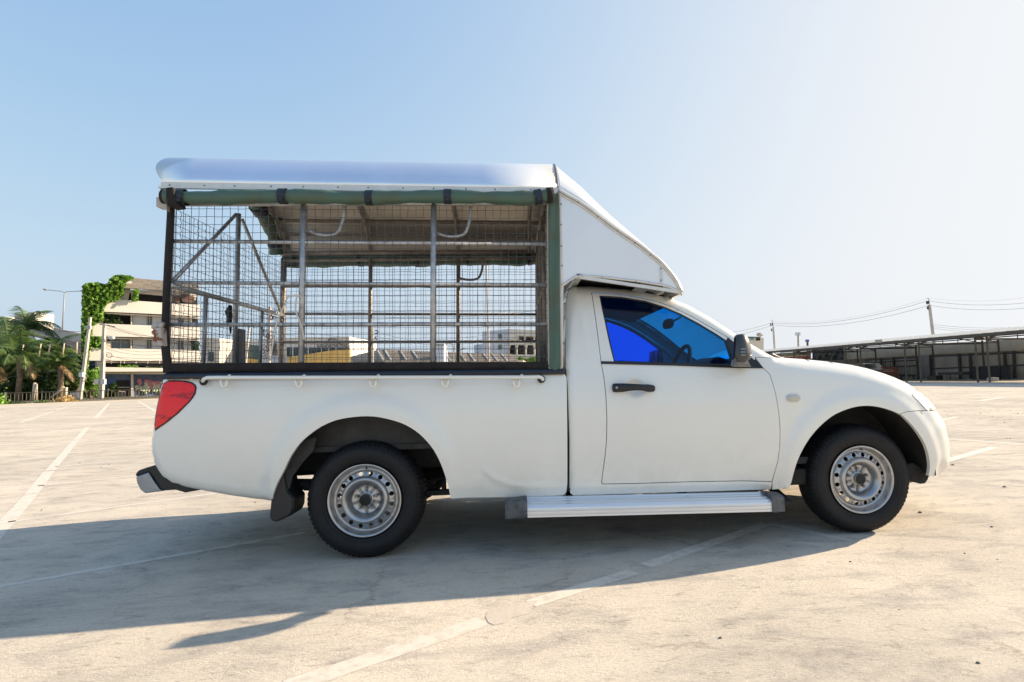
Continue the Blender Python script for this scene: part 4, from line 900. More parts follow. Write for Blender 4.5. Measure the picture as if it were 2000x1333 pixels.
BM['tin'] = mat('bright_tin', (.86, .83, .78), .32, .55, var=.04, vscale=.5)
BM['board'] = mat('tan_board', (.50, .46, .36), .85, var=.10, vscale=1.2)
BM['shut'] = mat('pale_shutter', (.50, .50, .46), .7, var=.2, vscale=.8, stretch=(1, 1, .3))
BM['wood'] = mat('pale_stake', (.52, .44, .33), .9)
BM['bark'] = mat('bark', (.16, .12, .08), .95, var=.3, vscale=6)
BM['yellow'] = mat('ochre_cladding', (.72, .46, .13), .6, var=.06, vscale=1)
BM['win'] = mat('far_window_glass', (.05, .08, .08), .15, spec=.8)
BM['teal'] = mat('teal_glazing', (.07, .13, .12), .2)
BM['lblue'] = mat('pale_blue_wall', (.50, .56, .64), .8, var=.04, vscale=.5)
def leafmat(name, a, b):
    m = mat(name, a, .55, col2=b, thr=(.35, .65), vscale=1.3); bs = m.node_tree.nodes['Principled BSDF']
    t = m.node_tree; tr = t.nodes.new('ShaderNodeBsdfTranslucent'); mx = t.nodes.new('ShaderNodeMixShader'); mx.inputs[0].default_value = .30
    col = bs.inputs['Base Color'].links[0].from_socket; t.links.new(col, tr.inputs[0]); t.links.new(bs.outputs[0], mx.inputs[1]); t.links.new(tr.outputs[0], mx.inputs[2])
    t.links.new(mx.outputs[0], t.nodes['Material Output'].inputs[0]); return m
BM['ivy'] = leafmat('ivy_leaf', (.22, .40, .045), (.09, .21, .025)); BM['bush'] = leafmat('bush_leaf', (.065, .115, .028), (.022, .045, .014))
BM['palm'] = leafmat('palm_leaf', (.14, .22, .05), (.05, .10, .03)); BM['dry'] = leafmat('dry_frond', (.40, .28, .13), (.24, .16, .08))
BM['drygrass'] = leafmat('dry_grass', (.55, .36, .13), (.35, .25, .10))
def leaves(name, pts, size, mat_, par=None, kind=None, flat=.5):
    pts = np.asarray(pts); n = len(pts)
    a = rng.normal(0, 1, (n, 3)); a /= np.linalg.norm(a, axis=1)[:, None]; b = np.cross(a, rng.normal(0, 1, (n, 3))); b /= np.linalg.norm(b, axis=1)[:, None]+1e-9
    s = size*rng.uniform(.6, 1.4, (n, 1)); q = np.stack([pts-a*s*.5, pts+b*s*.32, pts+a*s*.6, pts-b*s*.32], 1).reshape(-1, 3)
    me = bpy.data.meshes.new(name); me.vertices.add(4*n); me.vertices.foreach_set('co', q.ravel()); me.loops.add(4*n); me.loops.foreach_set('vertex_index', np.arange(4*n))
    me.polygons.add(n); me.polygons.foreach_set('loop_start', np.arange(0, 4*n, 4)); me.update(calc_edges=True); me.materials.append(mat_)
    o = link(bpy.data.objects.new(name, me))
    if par: parent(o, par)
    return tag(o, kind=kind)
def clump(c, r, n, sub=14):
    c = np.array(c, float); r = np.array(r, float); out = []
    cs = rng.normal(0, 1, (sub, 3)); cs /= np.linalg.norm(cs, axis=1)[:, None]; cs *= rng.uniform(.25, .85, (sub, 1))
    for k in cs:
        p = rng.normal(0, 1, (n//sub, 3)); p /= np.linalg.norm(p, axis=1)[:, None]; p *= rng.uniform(.5, 1, (n//sub, 1))**.5*.42
        out.append(c+(k+p)*r)
    return np.concatenate(out)
def tree(px0, px1, pytop, pybot, dist, label, n=2600, leaf=.35, m='bush', name='bush', cat='bush', trunk=True, group=None):
    c = D((px0+px1)/2, (pytop+pybot)/2, dist); rx = (px1-px0)/2/FPX*dist; rz = (pybot-pytop)/2/FPX*dist
    t = thing(name, (c[0], c[1], 0), label, cat, group)
    leaves('foliage', clump(c, (rx, rx*.8, rz), int(n*2.6), 22), leaf*.62, BM[m], t, kind='stuff')
    mb = MB()
    for k in range(4):
        e = c+rng.normal(0, .35, 3)*np.array([rx, rx, rz]); mb.tube([(c[0]+.1*k, c[1], 0), (c[0]*.7+e[0]*.3, c[1]*.7+e[1]*.3, e[2]*.45), e], [.14, .09, .03], 6)
    mb.build('trunk' if trunk else 'stems', BM['bark'], t); return t
# --- ivy-clad block of flats: facade plane through two depths
B0 = D(233, 760, 62); B1 = D(391, 757, 67.5); ud = (B1-B0); ud[2] = 0; ud /= np.linalg.norm(ud); nd = np.array([-ud[1], ud[0], 0])
if np.dot(nd, Fv) < 0: nd = -nd
def FA(px, py, off=0.0): return HP(px, py, B0+nd*off, nd)
bl = thing('apartment_block', FA(290, 778)*[1, 1, 0]+nd*6, 'cream four storey block with banded balconies and ivy over its left end', 'building')
def fq(name, pts, mat_, depth=.3, off=0., par=None, label=None):
    m = MB(); m.prism([FA(px, py, off) for px, py in pts], nd*depth); return m.build(name, mat_, par if par is not None else bl, label, fix=True)
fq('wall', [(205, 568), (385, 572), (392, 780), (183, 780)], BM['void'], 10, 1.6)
for pts in ([(204, 587), (233, 585.7), (316, 591.4), (391, 596), (390, 618.5), (316, 614), (203, 609)],
            [(182, 632), (292, 636), (391, 640), (391.5, 661.7), (296, 659), (180, 657)],
            [(176, 680), (312, 682.6), (392, 685), (392.5, 707), (318, 705.6), (173, 704.6)]):
    fq('balcony_band', pts, BM['cream'], .35)
for yl, yr in ((611, 621), (659.5, 664.5), (706.5, 709)): fq('floor_slab', [(206, yl), (391, yr), (391, yr+1.6), (206, yl+1.8)], BM['creamb'], 1.8, .3)
for (x0, x1, yt, yb) in ((259, 287, 613, 636), (297.5, 347, 615, 638), (359, 372, 619, 640), (259, 286, 660, 682), (296.5, 346, 661, 684), (358, 371, 663, 685)):
    w_ = fq('sheet_panel', [(x0, yt), (x1, yt+(x1-x0)*.04), (x1, yb), (x0, yb)], BM['corr'], .06, 1.35)
    m = MB()
    for x in np.arange(x0+1.5, x1-1, 3.2): m.bar(FA(x, yt+.5, 1.33), FA(x, yb-.5, 1.33), .08, .05)
    kid(m.build('rib', BM['corr'], kind='stuff'), w_)
for (x0, x1, yt, yb) in ((287, 297.5, 614, 636), (347, 358, 617, 639), (286, 296.5, 660, 682), (346, 358, 662, 684), (217, 254, 660, 681)):
    w_ = fq('window', [(x0, yt), (x1, yt+.5), (x1, yb), (x0, yb)], BM['win'], .08, 1.38)
    m = MB(); m.bar(FA((x0+x1)/2, yt, 1.3), FA((x0+x1)/2, yb, 1.3), .07, .05); m.bar(FA(x0, yt+8, 1.3), FA(x1, yt+8.4, 1.3), .07, .05)
    for x in (x0, x1): m.bar(FA(x, yt, 1.3), FA(x, yb, 1.3), .1, .08)
    kid(m.build('window_frame', BM['pole'], kind='stuff'), w_)
for x, y0, y1 in ((257, 610, 634), (373.5, 616, 640), (256.5, 658, 682), (372, 662, 685)): fq('pier', [(x-1.2, y0), (x+1.2, y0), (x+1.2, y1), (x-1.2, y1)], BM['creamb'], .4, .9)
fq('water_tank_box', [(206, 667), (216, 667), (216, 682), (206, 682)], BM['creamb'], .6, .7)
# roof and its beam
m = MB(); m.add([FA(242, 563, -.4), FA(320, 569.5, -.4), FA(389, 573.5, -.4), FA(387, 556, 3.2), FA(318, 548.2, 3.2), FA(262, 544, 3.2)], [(0, 1, 4, 5), (1, 2, 3, 4)])
for i in range(60):
    t = i/59; a = FA(242+147*t, 563+(10.5)*t, -.5); b = FA(262+125*t, 544+12*t, 3.1); m.bar(a, b, .07, .10)
m.build('roof', BM['thatch'], bl)
fq('roof_beam', [(240, 566), (318, 568.5), (384, 574), (384, 581), (318, 578), (240, 571)], BM['cream'], .3, .8)
for pts in ([(353, 577), (358, 574.5), (380, 580), (378, 592), (357, 590)], [(335, 578), (352, 580), (350, 592), (334, 590)]): fq('hanging_cloth', pts, mat('brown_cloth', (.12, .07, .05), .9), .1, .5)
for x in (257, 262, 380): fq('roof_post', [(x, 568), (x+2, 568), (x+2, 588), (x, 588)], BM['creamb'], .3, .9)
# ground floor
fq('canopy_slab', [(179.4, 723.5), (205, 717.4), (318, 719.4), (392, 722), (392, 728), (318, 725.8), (179.4, 726.5)], BM['cream'], 2.0, -1.5)
fq('shop_wall', [(187, 731), (256, 731), (256, 778), (187, 778)], BM['bluew'], .3, .4); sw = fq('shop_wall', [(259, 731), (321, 731), (321, 778), (259, 778)], BM['bluew'], .3, .4)
fq('beam', [(182, 727), (392, 728), (392, 731.5), (182, 731)], BM['creamb'], .4, .2)
for x in (182, 256, 321.5, 372): fq('column', [(x, 731), (x+4.5, 731), (x+4.5, 779), (x, 779)], BM['creamb'], .4, .1)
dw = fq('doorway', [(228, 743), (253, 743), (253, 774), (228, 774)], BM['void'], .1, .30); fq('side_door', [(205, 738), (227, 738), (227, 772), (205, 772)], mat('blue_door', (.06, .12, .30), .6), .08, .32)
m = MB(); m.bar(FA(228, 757, .28), FA(253, 757, .28), .08, .08); m.bar(FA(228, 764, .28), FA(246, 766, .28), .06, .06); kid(m.build('door_rail', BM['pole']), dw)
m = MB()
for j, y in enumerate(np.arange(733, 745, 2.1)):
    for x in np.arange(261+(j % 2)*.9, 319, 1.8): m.bar(FA(x, y, .38), FA(x+.01, y+1.0, .38), .05, .03)
kid(m.build('breeze_block_holes', BM['steel'], kind='stuff'), sw)
gcol = [mat('graffiti_pink', (.50, .20, .24), .8), mat('graffiti_cream', (.56, .55, .40), .8), mat('graffiti_green', (.32, .40, .26), .8), mat('graffiti_dark', (.05, .06, .06), .8)]
for k, gc in enumerate(gcol):
    m = MB()
    for i in range((16, 18, 10, 9)[k]):
        x = 262+rng.uniform(0, 54); y = (748, 757, 760, 766)[k]+rng.normal(0, 3.0); P_ = [FA(x+dx, y+dy, .36-.004*k-.0005*i) for dx, dy in ((0, 0), (2+rng.uniform(0, 3), -3), (4+rng.uniform(0, 2), 1), (2, 4))]
        m.tube(dens(P_, 2), .14*(1.2 if k < 3 else .5), 4)
    kid(m.build('graffiti', gc, kind='stuff'), sw)
m = MB(); [m.bar(FA(x, 765, -.1), FA(x, 779, -.1), .12, .06) for x in np.arange(203, 222, 1.6)]; m.bar(FA(202, 765, -.1), FA(223, 765, -.1), .1, .1); m.bar(FA(202, 779, -.1), FA(230, 779, -.1), .1, .12)
m.build('shutter_gate', BM['pole'], bl, kind='stuff')
# ivy
def ivyfill(poly, n, off, th, size, par, name='ivy_leaves', m='ivy'):
    P_ = []; a = np.array(poly); x0, y0 = a.min(0); x1, y1 = a.max(0)
    while len(P_) < n:
        x = rng.uniform(x0, x1); y = rng.uniform(y0, y1)
        if inside(x+1.5*noise.noise(Vector((x*.4, y*.4, 0)))*2, y+rng.normal(0, .8), poly):
            b = noise.noise(Vector((x*.16, y*.16, 3)))*.9+noise.noise(Vector((x*.5, y*.4, 8)))*.5
            P_.append(FA(x, y, off-th*(.5+b)+rng.normal(0, .12)))
    return leaves(name, P_, size, BM[m], par, kind='stuff')
iv = thing('ivy', FA(185, 778)*[1, 1, 0], 'bright green creeper hanging over the left end of the cream block', 'creeper')
ivyfill([(163, 560), (168, 555), (190, 553.5), (203, 557), (212, 556), (216, 546), (222, 540), (232, 538), (252, 540), (262, 544), (246, 550), (240, 575), (232, 585), (210, 590), (202, 603), (200, 625), (180, 636), (178, 655), (172, 680), (168, 700), (160, 690), (160, 640), (161, 600)], 30000, .2, .9, .24, iv)
ivyfill([(175, 655), (198, 660), (205, 680), (178, 684), (170, 720), (190, 742), (188, 785), (160, 785), (164, 700)], 9000, .6, .6, .24, iv, m='ivy')
ivyfill([(200, 612), (230, 612), (240, 632), (205, 634)], 2200, 1.2, .5, .24, iv, m='bush')
for pts, n in (([(262, 566), (270, 566), (268, 586), (259, 588)], 260), ([(232, 715), (270, 717), (268, 721), (234, 721)], 260), ([(288, 717), (318, 718), (318, 723), (286, 721)], 160), ([(374, 664), (386, 664), (388, 684), (378, 684)], 200), ([(212, 755), (222, 748), (232, 756), (226, 778), (206, 776)], 240)):
    ivyfill(pts, n, -.3 if n != 200 else 1., .3, .34, iv, m='bush' if n < 250 else 'ivy')
# backing for the ivy at the building's end
fq('end_wall', [(190, 562), (205, 560), (205, 778), (190, 778)], BM['creamb'], 1.5, .9)
fq('stair_tower', [(232, 550), (258, 550), (250, 588), (225, 588)], BM['creamb'], 1, 1.0)
# --- elevated road
fl = thing('elevated_road', D(100, 770, 110)*[1, 1, 0], 'grey concrete flyover running behind the palms', 'flyover')
def slab(name, pts, dist, depth, mat_, par, label=None, dd=None):
    m = MB(); f2 = np.array([Fv[0], Fv[1], 0]); f2 /= np.linalg.norm(f2)
    m.prism([D(px, py, dist+(dd[i] if dd else 0)) for i, (px, py) in enumerate(pts)], f2*depth); return m.build(name, mat_, par, label, fix=True)
slab('parapet', [(40, 624), (75.6, 634.5), (160.7, 652), (230, 668), (230, 688), (161.8, 671), (120, 663), (53, 651), (40, 648)], 110, 1, BM['conc'], fl)
slab('deck_edge', [(40, 646), (120, 661.5), (162, 670.5), (230, 687), (230, 695), (130, 673), (120, 671), (53, 655)], 111, 9, mat('deck_shade', (.20, .21, .21), .9), fl)
slab('pier', [(120, 672), (150, 676), (150, 785), (126, 785)], 114, 5, BM['conc'], fl)
# lamp on the flyover
def tube_thing(name, label, cat, parts, group=None, base=None):
    t = thing(name, base, label, cat, group)
    for nm, pts, r, mt in parts:
        m = MB(); m.tube(pts, r, 8); m.build(nm, mt, t)
    return t
d_ = 112
sl = tube_thing('street_lamp', 'tall thin double arm street lamp on the flyover', 'street lamp', [
    ('pole', [D(122, 648, d_), D(126, 573, d_)], [.14, .10], BM['conc']),
    ('arm', dens([D(126, 573, d_), D(122, 570, d_), D(108, 568.3, d_), D(92, 566.5, d_)], 3), .07, BM['conc']),
    ('arm', dens([D(126, 573, d_), D(130, 570.5, d_), D(142, 569.6, d_), D(158, 569, d_)], 3), .07, BM['conc']),
    ('lamp_head', [D(93, 566.6, d_), D(89, 566, d_), D(84.5, 565.8, d_)], [.08, .22, .10], BM['conc']),
    ('lamp_head', [D(156, 569, d_), D(160, 568.6, d_), D(164, 568.6, d_)], [.08, .22, .10], BM['conc'])], base=D(122, 648, d_))
# rooftop house at far left
rh = thing('rooftop_house', D(40, 765, 80)*[1, 1, 0], 'pale house top with a rusty balcony showing above the palms', 'building')
slab('wall', [(-20, 618), (8, 618.5), (13, 622), (14, 775), (-20, 775)], 81, 3, BM['cream'], rh)
slab('roof_room', [(28.5, 615), (56, 615), (56, 643), (28.5, 640)], 80, 3, BM['creamb'], rh); slab('roof', [(28, 612.5), (57, 612.8), (57, 615), (28, 614.8)], 79.5, 4, BM['conc'], rh)
slab('stair_box', [(54.5, 610), (67.5, 610), (68, 641), (55, 640)], 79, 3, BM['cream'], rh)
m = MB()
for a, b in (((54, 622.5), (74.5, 627.5)), ((54, 640), (74.5, 644)), ((74.3, 627), (74.3, 644)), ((68, 626), (68, 643)), ((61, 624), (61, 642)), ((54, 632), (74.5, 636)), ((30, 622), (46, 622))): m.bar(D(*a, 78), D(*b, 78), .16, .16)
m.build('balcony_frame', mat('rusty_rail', (.32, .22, .15), .9), rh)
# --- palms
def palm(px, py, dist, R_, n, label, trunk_px=None, dry=1):
    c = D(px, py, dist); b = G(trunk_px or px, 785); b = c.copy(); b[2] = 0
    t = thing('palm_tree', b, label, 'palm tree', 'palms behind the railings')
    m = MB(); m.tube([b, b*.5+c*.5+[.1, 0, 0], c-[0, 0, .2]], [.26, .2, .24], 9); m.build('trunk', BM['bark'], t)
    for k in range(n):
        az = 2*math.pi*(k+rng.uniform(-.3, .3))/n*2.618; el = math.radians(rng.uniform(10, 78) if k >= dry else rng.uniform(-55, -20)); L_ = R_*rng.uniform(.8, 1.1)
        P_ = []; d = np.array([math.cos(az)*math.cos(el), math.sin(az)*math.cos(el), math.sin(el)]); p = c.copy(); N = 14
        for i in range(N+1):
            P_.append(p.copy()); p = p+d*L_/N; d = d+np.array([0, 0, -.16 if k >= dry else -.12]); d /= np.linalg.norm(d)
        m = MB(); m.tube(P_, list(np.linspace(.035, .008, N+1)), 4); fs = []; vs = []
        side = np.cross(d, (0, 0, 1)); side = np.array([-math.sin(az), math.cos(az), 0])
        for i in range(1, N*4):
            u = i/(N*4); q = P_[int(u*N)]*(1-(u*N) % 1)+P_[min(N, int(u*N)+1)]*((u*N) % 1); ln = R_*.30*math.sin(math.pi*min(1, .18+u*.85))+.08
            tg = P_[min(N, int(u*N)+1)]-P_[int(u*N)]; tg = tg/(np.linalg.norm(tg)+1e-9)
            for sg in (-1, 1):
                dr = side*sg*.8+tg*.55+np.array([0, 0, -.45+rng.normal(0, .15)]); dr /= np.linalg.norm(dr); e = q+dr*ln; w_ = tg*.035
                vs += [q-w_, q+w_, e+np.array([0, 0, -ln*.12])]; j = len(vs)-3; fs.append((j, j+1, j+2))
        m.add(vs, fs); m.build('frond', BM['palm'] if k >= dry else BM['dry'], t)
palm(14, 668, 56, 3.6, 22, 'large palm at the far left under the pale house')
palm(50, 640, 62, 4.2, 20, 'tallest palm with upright fronds before the rooftop room', dry=1)
palm(-22, 700, 52, 3.8, 16, 'palm cut by the left edge of the picture')
palm(100, 690, 58, 3.2, 22, 'palm in the middle of the row below the flyover')
palm(70, 716, 54, 2.8, 20, 'low yellowish palm with dry hanging fronds', dry=1)
palm(118, 712, 52, 2.2, 16, 'small palm nearest the leaning pole')
palm(135, 742, 54, 2.2, 16, 'small low palm just left of the leaning pole')
palm(38, 690, 51, 3.2, 20, 'palm with arching green fronds standing nearest the railings')
palm(12, 745, 53, 3.0, 14, 'short palm with brown stems behind the railings', dry=1)
tree(-30, 40, 690, 786, 60, 'dark bush at the left end of the railings', n=3000)
tree(25, 100, 700, 788, 62, 'wide dark bush filling the gap under the palms', n=4200)
tree(85, 165, 690, 786, 63, 'dark bush between the small palm and the leaning pole', n=4200)
tree(-30, 60, 655, 760, 66, 'tall dark tree filling the gaps behind the leftmost palms', n=6000, leaf=.45, name='tree', cat='tree')
tree(60, 160, 668, 770, 67, 'tall dark tree just below the flyover edge', n=6000, leaf=.45, name='tree', cat='tree')
tree(0, 80, 728, 788, 53, 'dark undergrowth around the palm trunks at left', n=3200)
tree(66, 152, 722, 788, 53, 'dark undergrowth between the palms and the notice board', n=3200)
tree(20, 62, 742, 786, 55, 'light green low bush just behind the railings', n=1600, m='ivy', leaf=.28)
tree(150, 196, 712, 784, 58, 'leafy bush at the foot of the ivy beside the pole', n=2200, m='ivy', leaf=.3)
tree(120, 160, 738, 784, 55, 'small green bush by the white notice board', n=1300, m='ivy', leaf=.26)
tree(-40, 175, 676, 782, 76, 'far tree mass closing the view behind the palms', n=12000, leaf=.6, name='tree', cat='tree')
# --- railing along the lot
fa = G(-60, 790.5); fb = G(330, 777.6)
fh = .82
rg = thing('railing', (fa+fb)/2, 'dark metal railing along the far left edge of the lot', 'railing')
L_ = np.linalg.norm(fb-fa); fu = (fb-fa)/L_; n = int(L_/.24)
m = MB(); m.bar(fa+[0, 0, fh], fb+[0, 0, fh], .05, .05); m.build('top_rail', BM['brown'], rg)
m = MB(); m.bar(fa+[0, 0, .14], fb+[0, 0, .14], .05, .05); m.build('bottom_rail', BM['brown'], rg)
m = MB()
for i in range(n+1):
    p = fa+fu*(i*.24); m.bar(p+[0, 0, .05], p+[0, 0, fh+(.05 if i % 9 == 0 else 0)], .035 if i % 9 else .07, .035)
m.build('bar', BM['brown'], rg, kind='stuff')
kb = MB(); q0 = G(-60, 795); q1 = G(330, 779.6); kb.bar(q0+[0, 0, .03], q1+[0, 0, .03], .35, .08); tag(kb.build('kerb', mat('kerb_concrete', (.42, .39, .33), .9, var=.15, vscale=1)), kind='structure')
soil = MB(); s0 = G(-60, 792); s1 = G(330, 778.4); soil.add([s0+[0, 0, .02], s1+[0, 0, .02], D(330, 757, 70)*[1, 1, 0]+[0, 0, .02], D(-60, 766, 70)*[1, 1, 0]+[0, 0, .02]], [(0, 1, 2, 3)])
tag(soil.build('verge', mat('verge_soil', (.16, .14, .09), .95, var=.4, vscale=1)), kind='structure')
def tuft(px0, px1, py, h_, label, m='drygrass', n=420):
    a = G(px0, py); b = G(px1, py); t = []
    for i in range(n):
        u = rng.uniform(0, 1); p = a+(b-a)*u; t.append(p+[rng.normal(0, .1), rng.normal(0, .25), abs(rng.normal(0, h_*.5))*math.sin(math.pi*u)**.4+.02])
    o = leaves('grass', t, .16, BM[m], kind='stuff'); return tag(o, label, 'grass')
tuft(112, 141, 785.5, .38, 'tuft of straw coloured dry grass below the notice board'); tuft(14, 52, 790, .12, 'flat green weeds in front of the railing at left', 'bush'); tuft(76, 90, 788, .2, 'small weed clump beside the railing post', 'palm', 200); tuft(-8, 8, 791, .8, 'taller green weeds at the left edge of the picture', 'ivy', 300)
# posts behind the railing
for i, (a, b, r_, lb) in enumerate((((9, 790), (11, 767), .09, 'short pale post at the left end of the railing'), ((64, 784), (68, 748), .12, 'pale stump of a post behind the railing under the palms'), ((127, 782), (129.5, 757), .12, 'short pale post left of the notice board'), ((71, 786), (72, 750), .06, 'thin pale stake beside the stump'))):
    m = MB(); A0 = D(*a, 50); A0[2] = 0; m.tube([A0, D(*b, 50)], r_, 8); tag(m.build('wooden_post', BM['wood']), lb, 'post')
m = MB(); m.tube([D(100, 777, 50), D(125, 756, 50)], .08, 6); tag(m.build('leaning_plank', BM['wood']), 'pale pole lying aslant behind the railing', 'pole')
nb = thing('notice_board', G(145, 784), 'small white notice board with red lettering on the railing', 'sign')
f2 = np.array([Fv[0], Fv[1], 0]); f2 /= np.linalg.norm(f2)
m = MB(); m.prism([D(*p, 50) for p in ((136.5, 767.5), (153.5, 767.5), (153.5, 776.5), (136.5, 776.5))], f2*.06); m.build('panel', BM['corr'], nb, fix=True)
m = MB()
for y in (770, 772.2, 774.2): [m.bar(D(x, y, 49.96), D(x+rng.uniform(.8, 1.8), y, 49.96), .02, .035) for x in np.arange(138.5, 151, 2.1)]
m.build('lettering', mat('red_print', (.5, .1, .1), .7), nb, kind='stuff')
m = MB(); m.bar(D(139, 776, 50.1), D(139, 784, 50.1), .05, .05); m.bar(D(151, 776, 50.1), D(151, 784, 50.1), .05, .05); m.build('support', BM['steel'], nb, kind='stuff')
# utility poles at left
def pole(label, bpx, tpx, dist, w0, w1, extra=(), name='utility_pole', cat='utility pole', group=None, rnd=False):
    b = D(*bpx, dist); b[2] = 0; tp = D(*tpx, dist)
    t = thing(name, b, label, cat, group); m = MB()
    if rnd: m.tube([b, tp], [w0/2, w1/2], 10)
    else:
        r = [np.array([-w0/2, -w0/2, 0]), np.array([w0/2, -w0/2, 0]), np.array([w0/2, w0/2, 0]), np.array([-w0/2, w0/2, 0])]; m.add([b+q for q in r]+[tp+q*w1/w0 for q in r], [(3, 2, 1, 0), (4, 5, 6, 7), (0, 1, 5, 4), (1, 2, 6, 5), (2, 3, 7, 6), (3, 0, 4, 7)])
    m.build('shaft', BM['pole'], t)
    for nm, kind_, a, mt in extra:
        m = MB()
        if kind_ == 'box':
            c = (D(a[0], a[1], dist)+D(a[2], a[3], dist))/2; wd = abs(a[2]-a[0])/FPX*dist; hh = abs(a[3]-a[1])/FPX*dist; m.box(tuple(c-[0, .2, 0]), (wd, .25, hh))
        else: m.tube(dens([D(x, y, dist) for x, y in a[0]], 3), a[1], 6)
        m.build(nm, mt, t)
    return t
pole('concrete pole leaning right at the end of the railing with a lamp box', (156, 784), (176.5, 620), 52, .26, .18, [('lamp_box', 'box', (171, 637, 181, 644), BM['conc']), ('meter_box', 'box', (159, 728, 166, 736.5), BM['corr']), ('conduit', 't', ([(166, 735), (168, 742), (164, 745)], .03), BM['pole'])])
pole('upright concrete pole before the cream block with a swan neck lamp', (198, 779.5), (204, 633), 54, .34, .2, [('meter_box', 'box', (188, 741, 195.5, 751), BM['corr']), ('meter_box', 'box', (201.5, 741, 208.5, 751), BM['corr']), ('crossarm', 't', ([(195, 634.5), (203, 634.5), (225, 639)], .05), BM['steel']), ('lamp_arm', 't', ([(203, 672), (208, 664), (214, 660), (219, 660)], .04), BM['pole']), ('lamp_head', 't', ([(214, 661), (218, 659.5), (222, 661)], .17), BM['corr']), ('cable_coil', 't', ([(208, 690), (213, 689.5), (218, 692), (218.5, 697), (214, 699), (209, 697), (208, 692)], .025), BM['wirek']), ('lamp_head', 't', ([(198, 703), (196, 740)], .03), BM['pole'])])
def cable(pts, r, lb, par=None, sag=0):
    m = MB(); m.tube(dens(pts, 6), r, 4); o = m.build('cable', BM['wirek'], par)
    return tag(o, lb, 'cable', 'overhead cables') if par is None else o
def sagc(a, b, s, n=8): return [np.array(a)*(1-t)+np.array(b)*t-np.array([0, 0, s*4*t*(1-t)]) for t in np.linspace(0, 1, n)]
# bundles between the left poles
cb = thing('overhead_cables', D(120, 690, 52), 'bundle of black cables with pale spacer sticks strung before the palms', 'cables')
for k, (y0, y1, y2) in enumerate(((674, 672, 671), (645.5, 646, 648), (700, 706, 708), (677, 676, 679), (712, 722, 716), (745, 728, 725))):
    m = MB(); m.tube(dens([D(-30, y0, 51), D(70, y1+1.5, 51.5), D(168, y2, 52)], 6), .018, 4); m.build('cable', BM['wirek'], cb)
for a, b in (((17, 674.5), (10.5, 700)), ((46, 674), (40.5, 698.5)), ((80, 672), (75.5, 697)), ((98.5, 672), (94, 695.5)), ((125.5, 671), (122.5, 694)), ((150.5, 669), (149.5, 691))):
    m = MB(); m.tube([D(*a, 51), D(*b, 51)], .055, 5); m.build('spacer_stick', BM['wood'], cb)
cb2 = thing('overhead_cables', D(260, 700, 54), 'fan of thin black cables strung across the cream block', 'cables')
for k, (x0, y0, x1, y1, sg) in enumerate(((205, 634, 330, 664, 3), (205, 635, 330, 672, 2), (176, 648, 204, 668, 1), (204, 640, 330, 660, 4), (202, 702, 335, 712, 6), (202, 700, 335, 706, 9), (202, 690, 335, 700, 10), (202, 680, 335, 690, 8), (202, 672, 335, 682, 10), (202, 662, 335, 676, 6), (166, 704, 202, 706, 2), (166, 708, 202, 712, 3), (202, 705, 420, 700, 6), (202, 695, 420, 690, 8), (202, 668, 420, 672, 6), (202, 655, 420, 660, 7))):
    a, b = D(x0, y0, 53.5), D(x1, y1, 53.5); m = MB(); m.tube(sagc(a, b, sg*.05), .013, 4, cap=False); m.build('cable', BM['wirek'], cb2)
m = MB()
for x in (218, 236, 243, 266, 289, 312): m.bar(D(x, 705.5, 53.4), D(x-.6, 711, 53.4), .04, .04)
m.build('spacer_stick', BM['wood'], cb2, kind='stuff')
# --- buildings seen through the cage
far = 95
b1 = thing('office_block', D(415, 760, far)*[1, 1, 0], 'plain beige block just right of the cream flats, seen through the cage', 'building')
slab('wall', [(403, 660), (428, 661), (428, 760), (403, 760)], 90, 10, BM['creamb'], b1); slab('wall', [(428, 672), (455, 669), (470, 668), (470, 760), (428, 760)], 94, 10, mat('olive_render', (.40, .38, .27), .9, var=.1), b1)
slab('window', [(407, 688), (417, 688), (417, 706), (407, 706)], 89.9, .05, BM['win'], b1)
b2 = thing('tyre_shop', D(600, 760, far)*[1, 1, 0], 'long white showroom with ochre cladding and a dark name board', 'building')
slab('wall', [(470, 675), (486, 668), (486, 664), (560, 660), (683, 658), (685, 760), (470, 760)], far, 14, BM['corr'], b2)
slab('ochre_frame', [(472, 667), (482, 667), (482, 700), (510, 704), (510, 709), (472, 709)], far-.3, .3, BM['yellow'], b2)
slab('window', [(484, 675), (509, 676), (509, 703), (484, 700)], far-.2, .2, BM['teal'], b2)
slab('facade_panel', [(560, 661), (682, 658.5), (682, 674), (560, 671.5)], far-.25, .2, BM['creamb'], b2)
slab('window', [(560, 679), (682, 680), (682, 694), (560, 697)], far-.2, .2, BM['win'], b2)
m = MB()
for x in (572, 602, 628, 642, 656): m.bar(D(x, 678, far-.4), D(x, 698, far-.4), .15, .1)
m.build('mullion', BM['corr'], b2, kind='stuff')
slab('ochre_cladding', [(562, 698), (596, 693), (640, 686), (683, 682), (684, 712), (562, 712)], far-.6, .6, BM['yellow'], b2)
slab('grey_van_box', [(512, 700), (548, 698), (548, 712), (512, 712)], far-1, 1, BM['lblue'], b2)
cu = bpy.data.curves.new('name_board', 'FONT'); cu.body = 'BANGKOK TIRE'; cu.size = .8; cu.extrude = .03; cu.align_x = 'LEFT'; to = link(bpy.data.objects.new('tmp', cu))
bpy.context.view_layer.update(); dg = bpy.context.evaluated_depsgraph_get(); me = bpy.data.meshes.new_from_object(to.evaluated_get(dg)); bpy.data.objects.remove(to)
a = D(619, 680, far-.5); b = D(680, 679.3, far-.5); ux = Vector(b-a); L_ = ux.length; ux.normalize(); uz = Vector((0, 0, 1)); uy = ux.cross(uz); xs = [v.co.x for v in me.vertices]; k = L_/max(xs)
for v in me.vertices: v.co = Vector(a)+ux*v.co.x*k+uz*v.co.y*k*1.15+uy*v.co.z
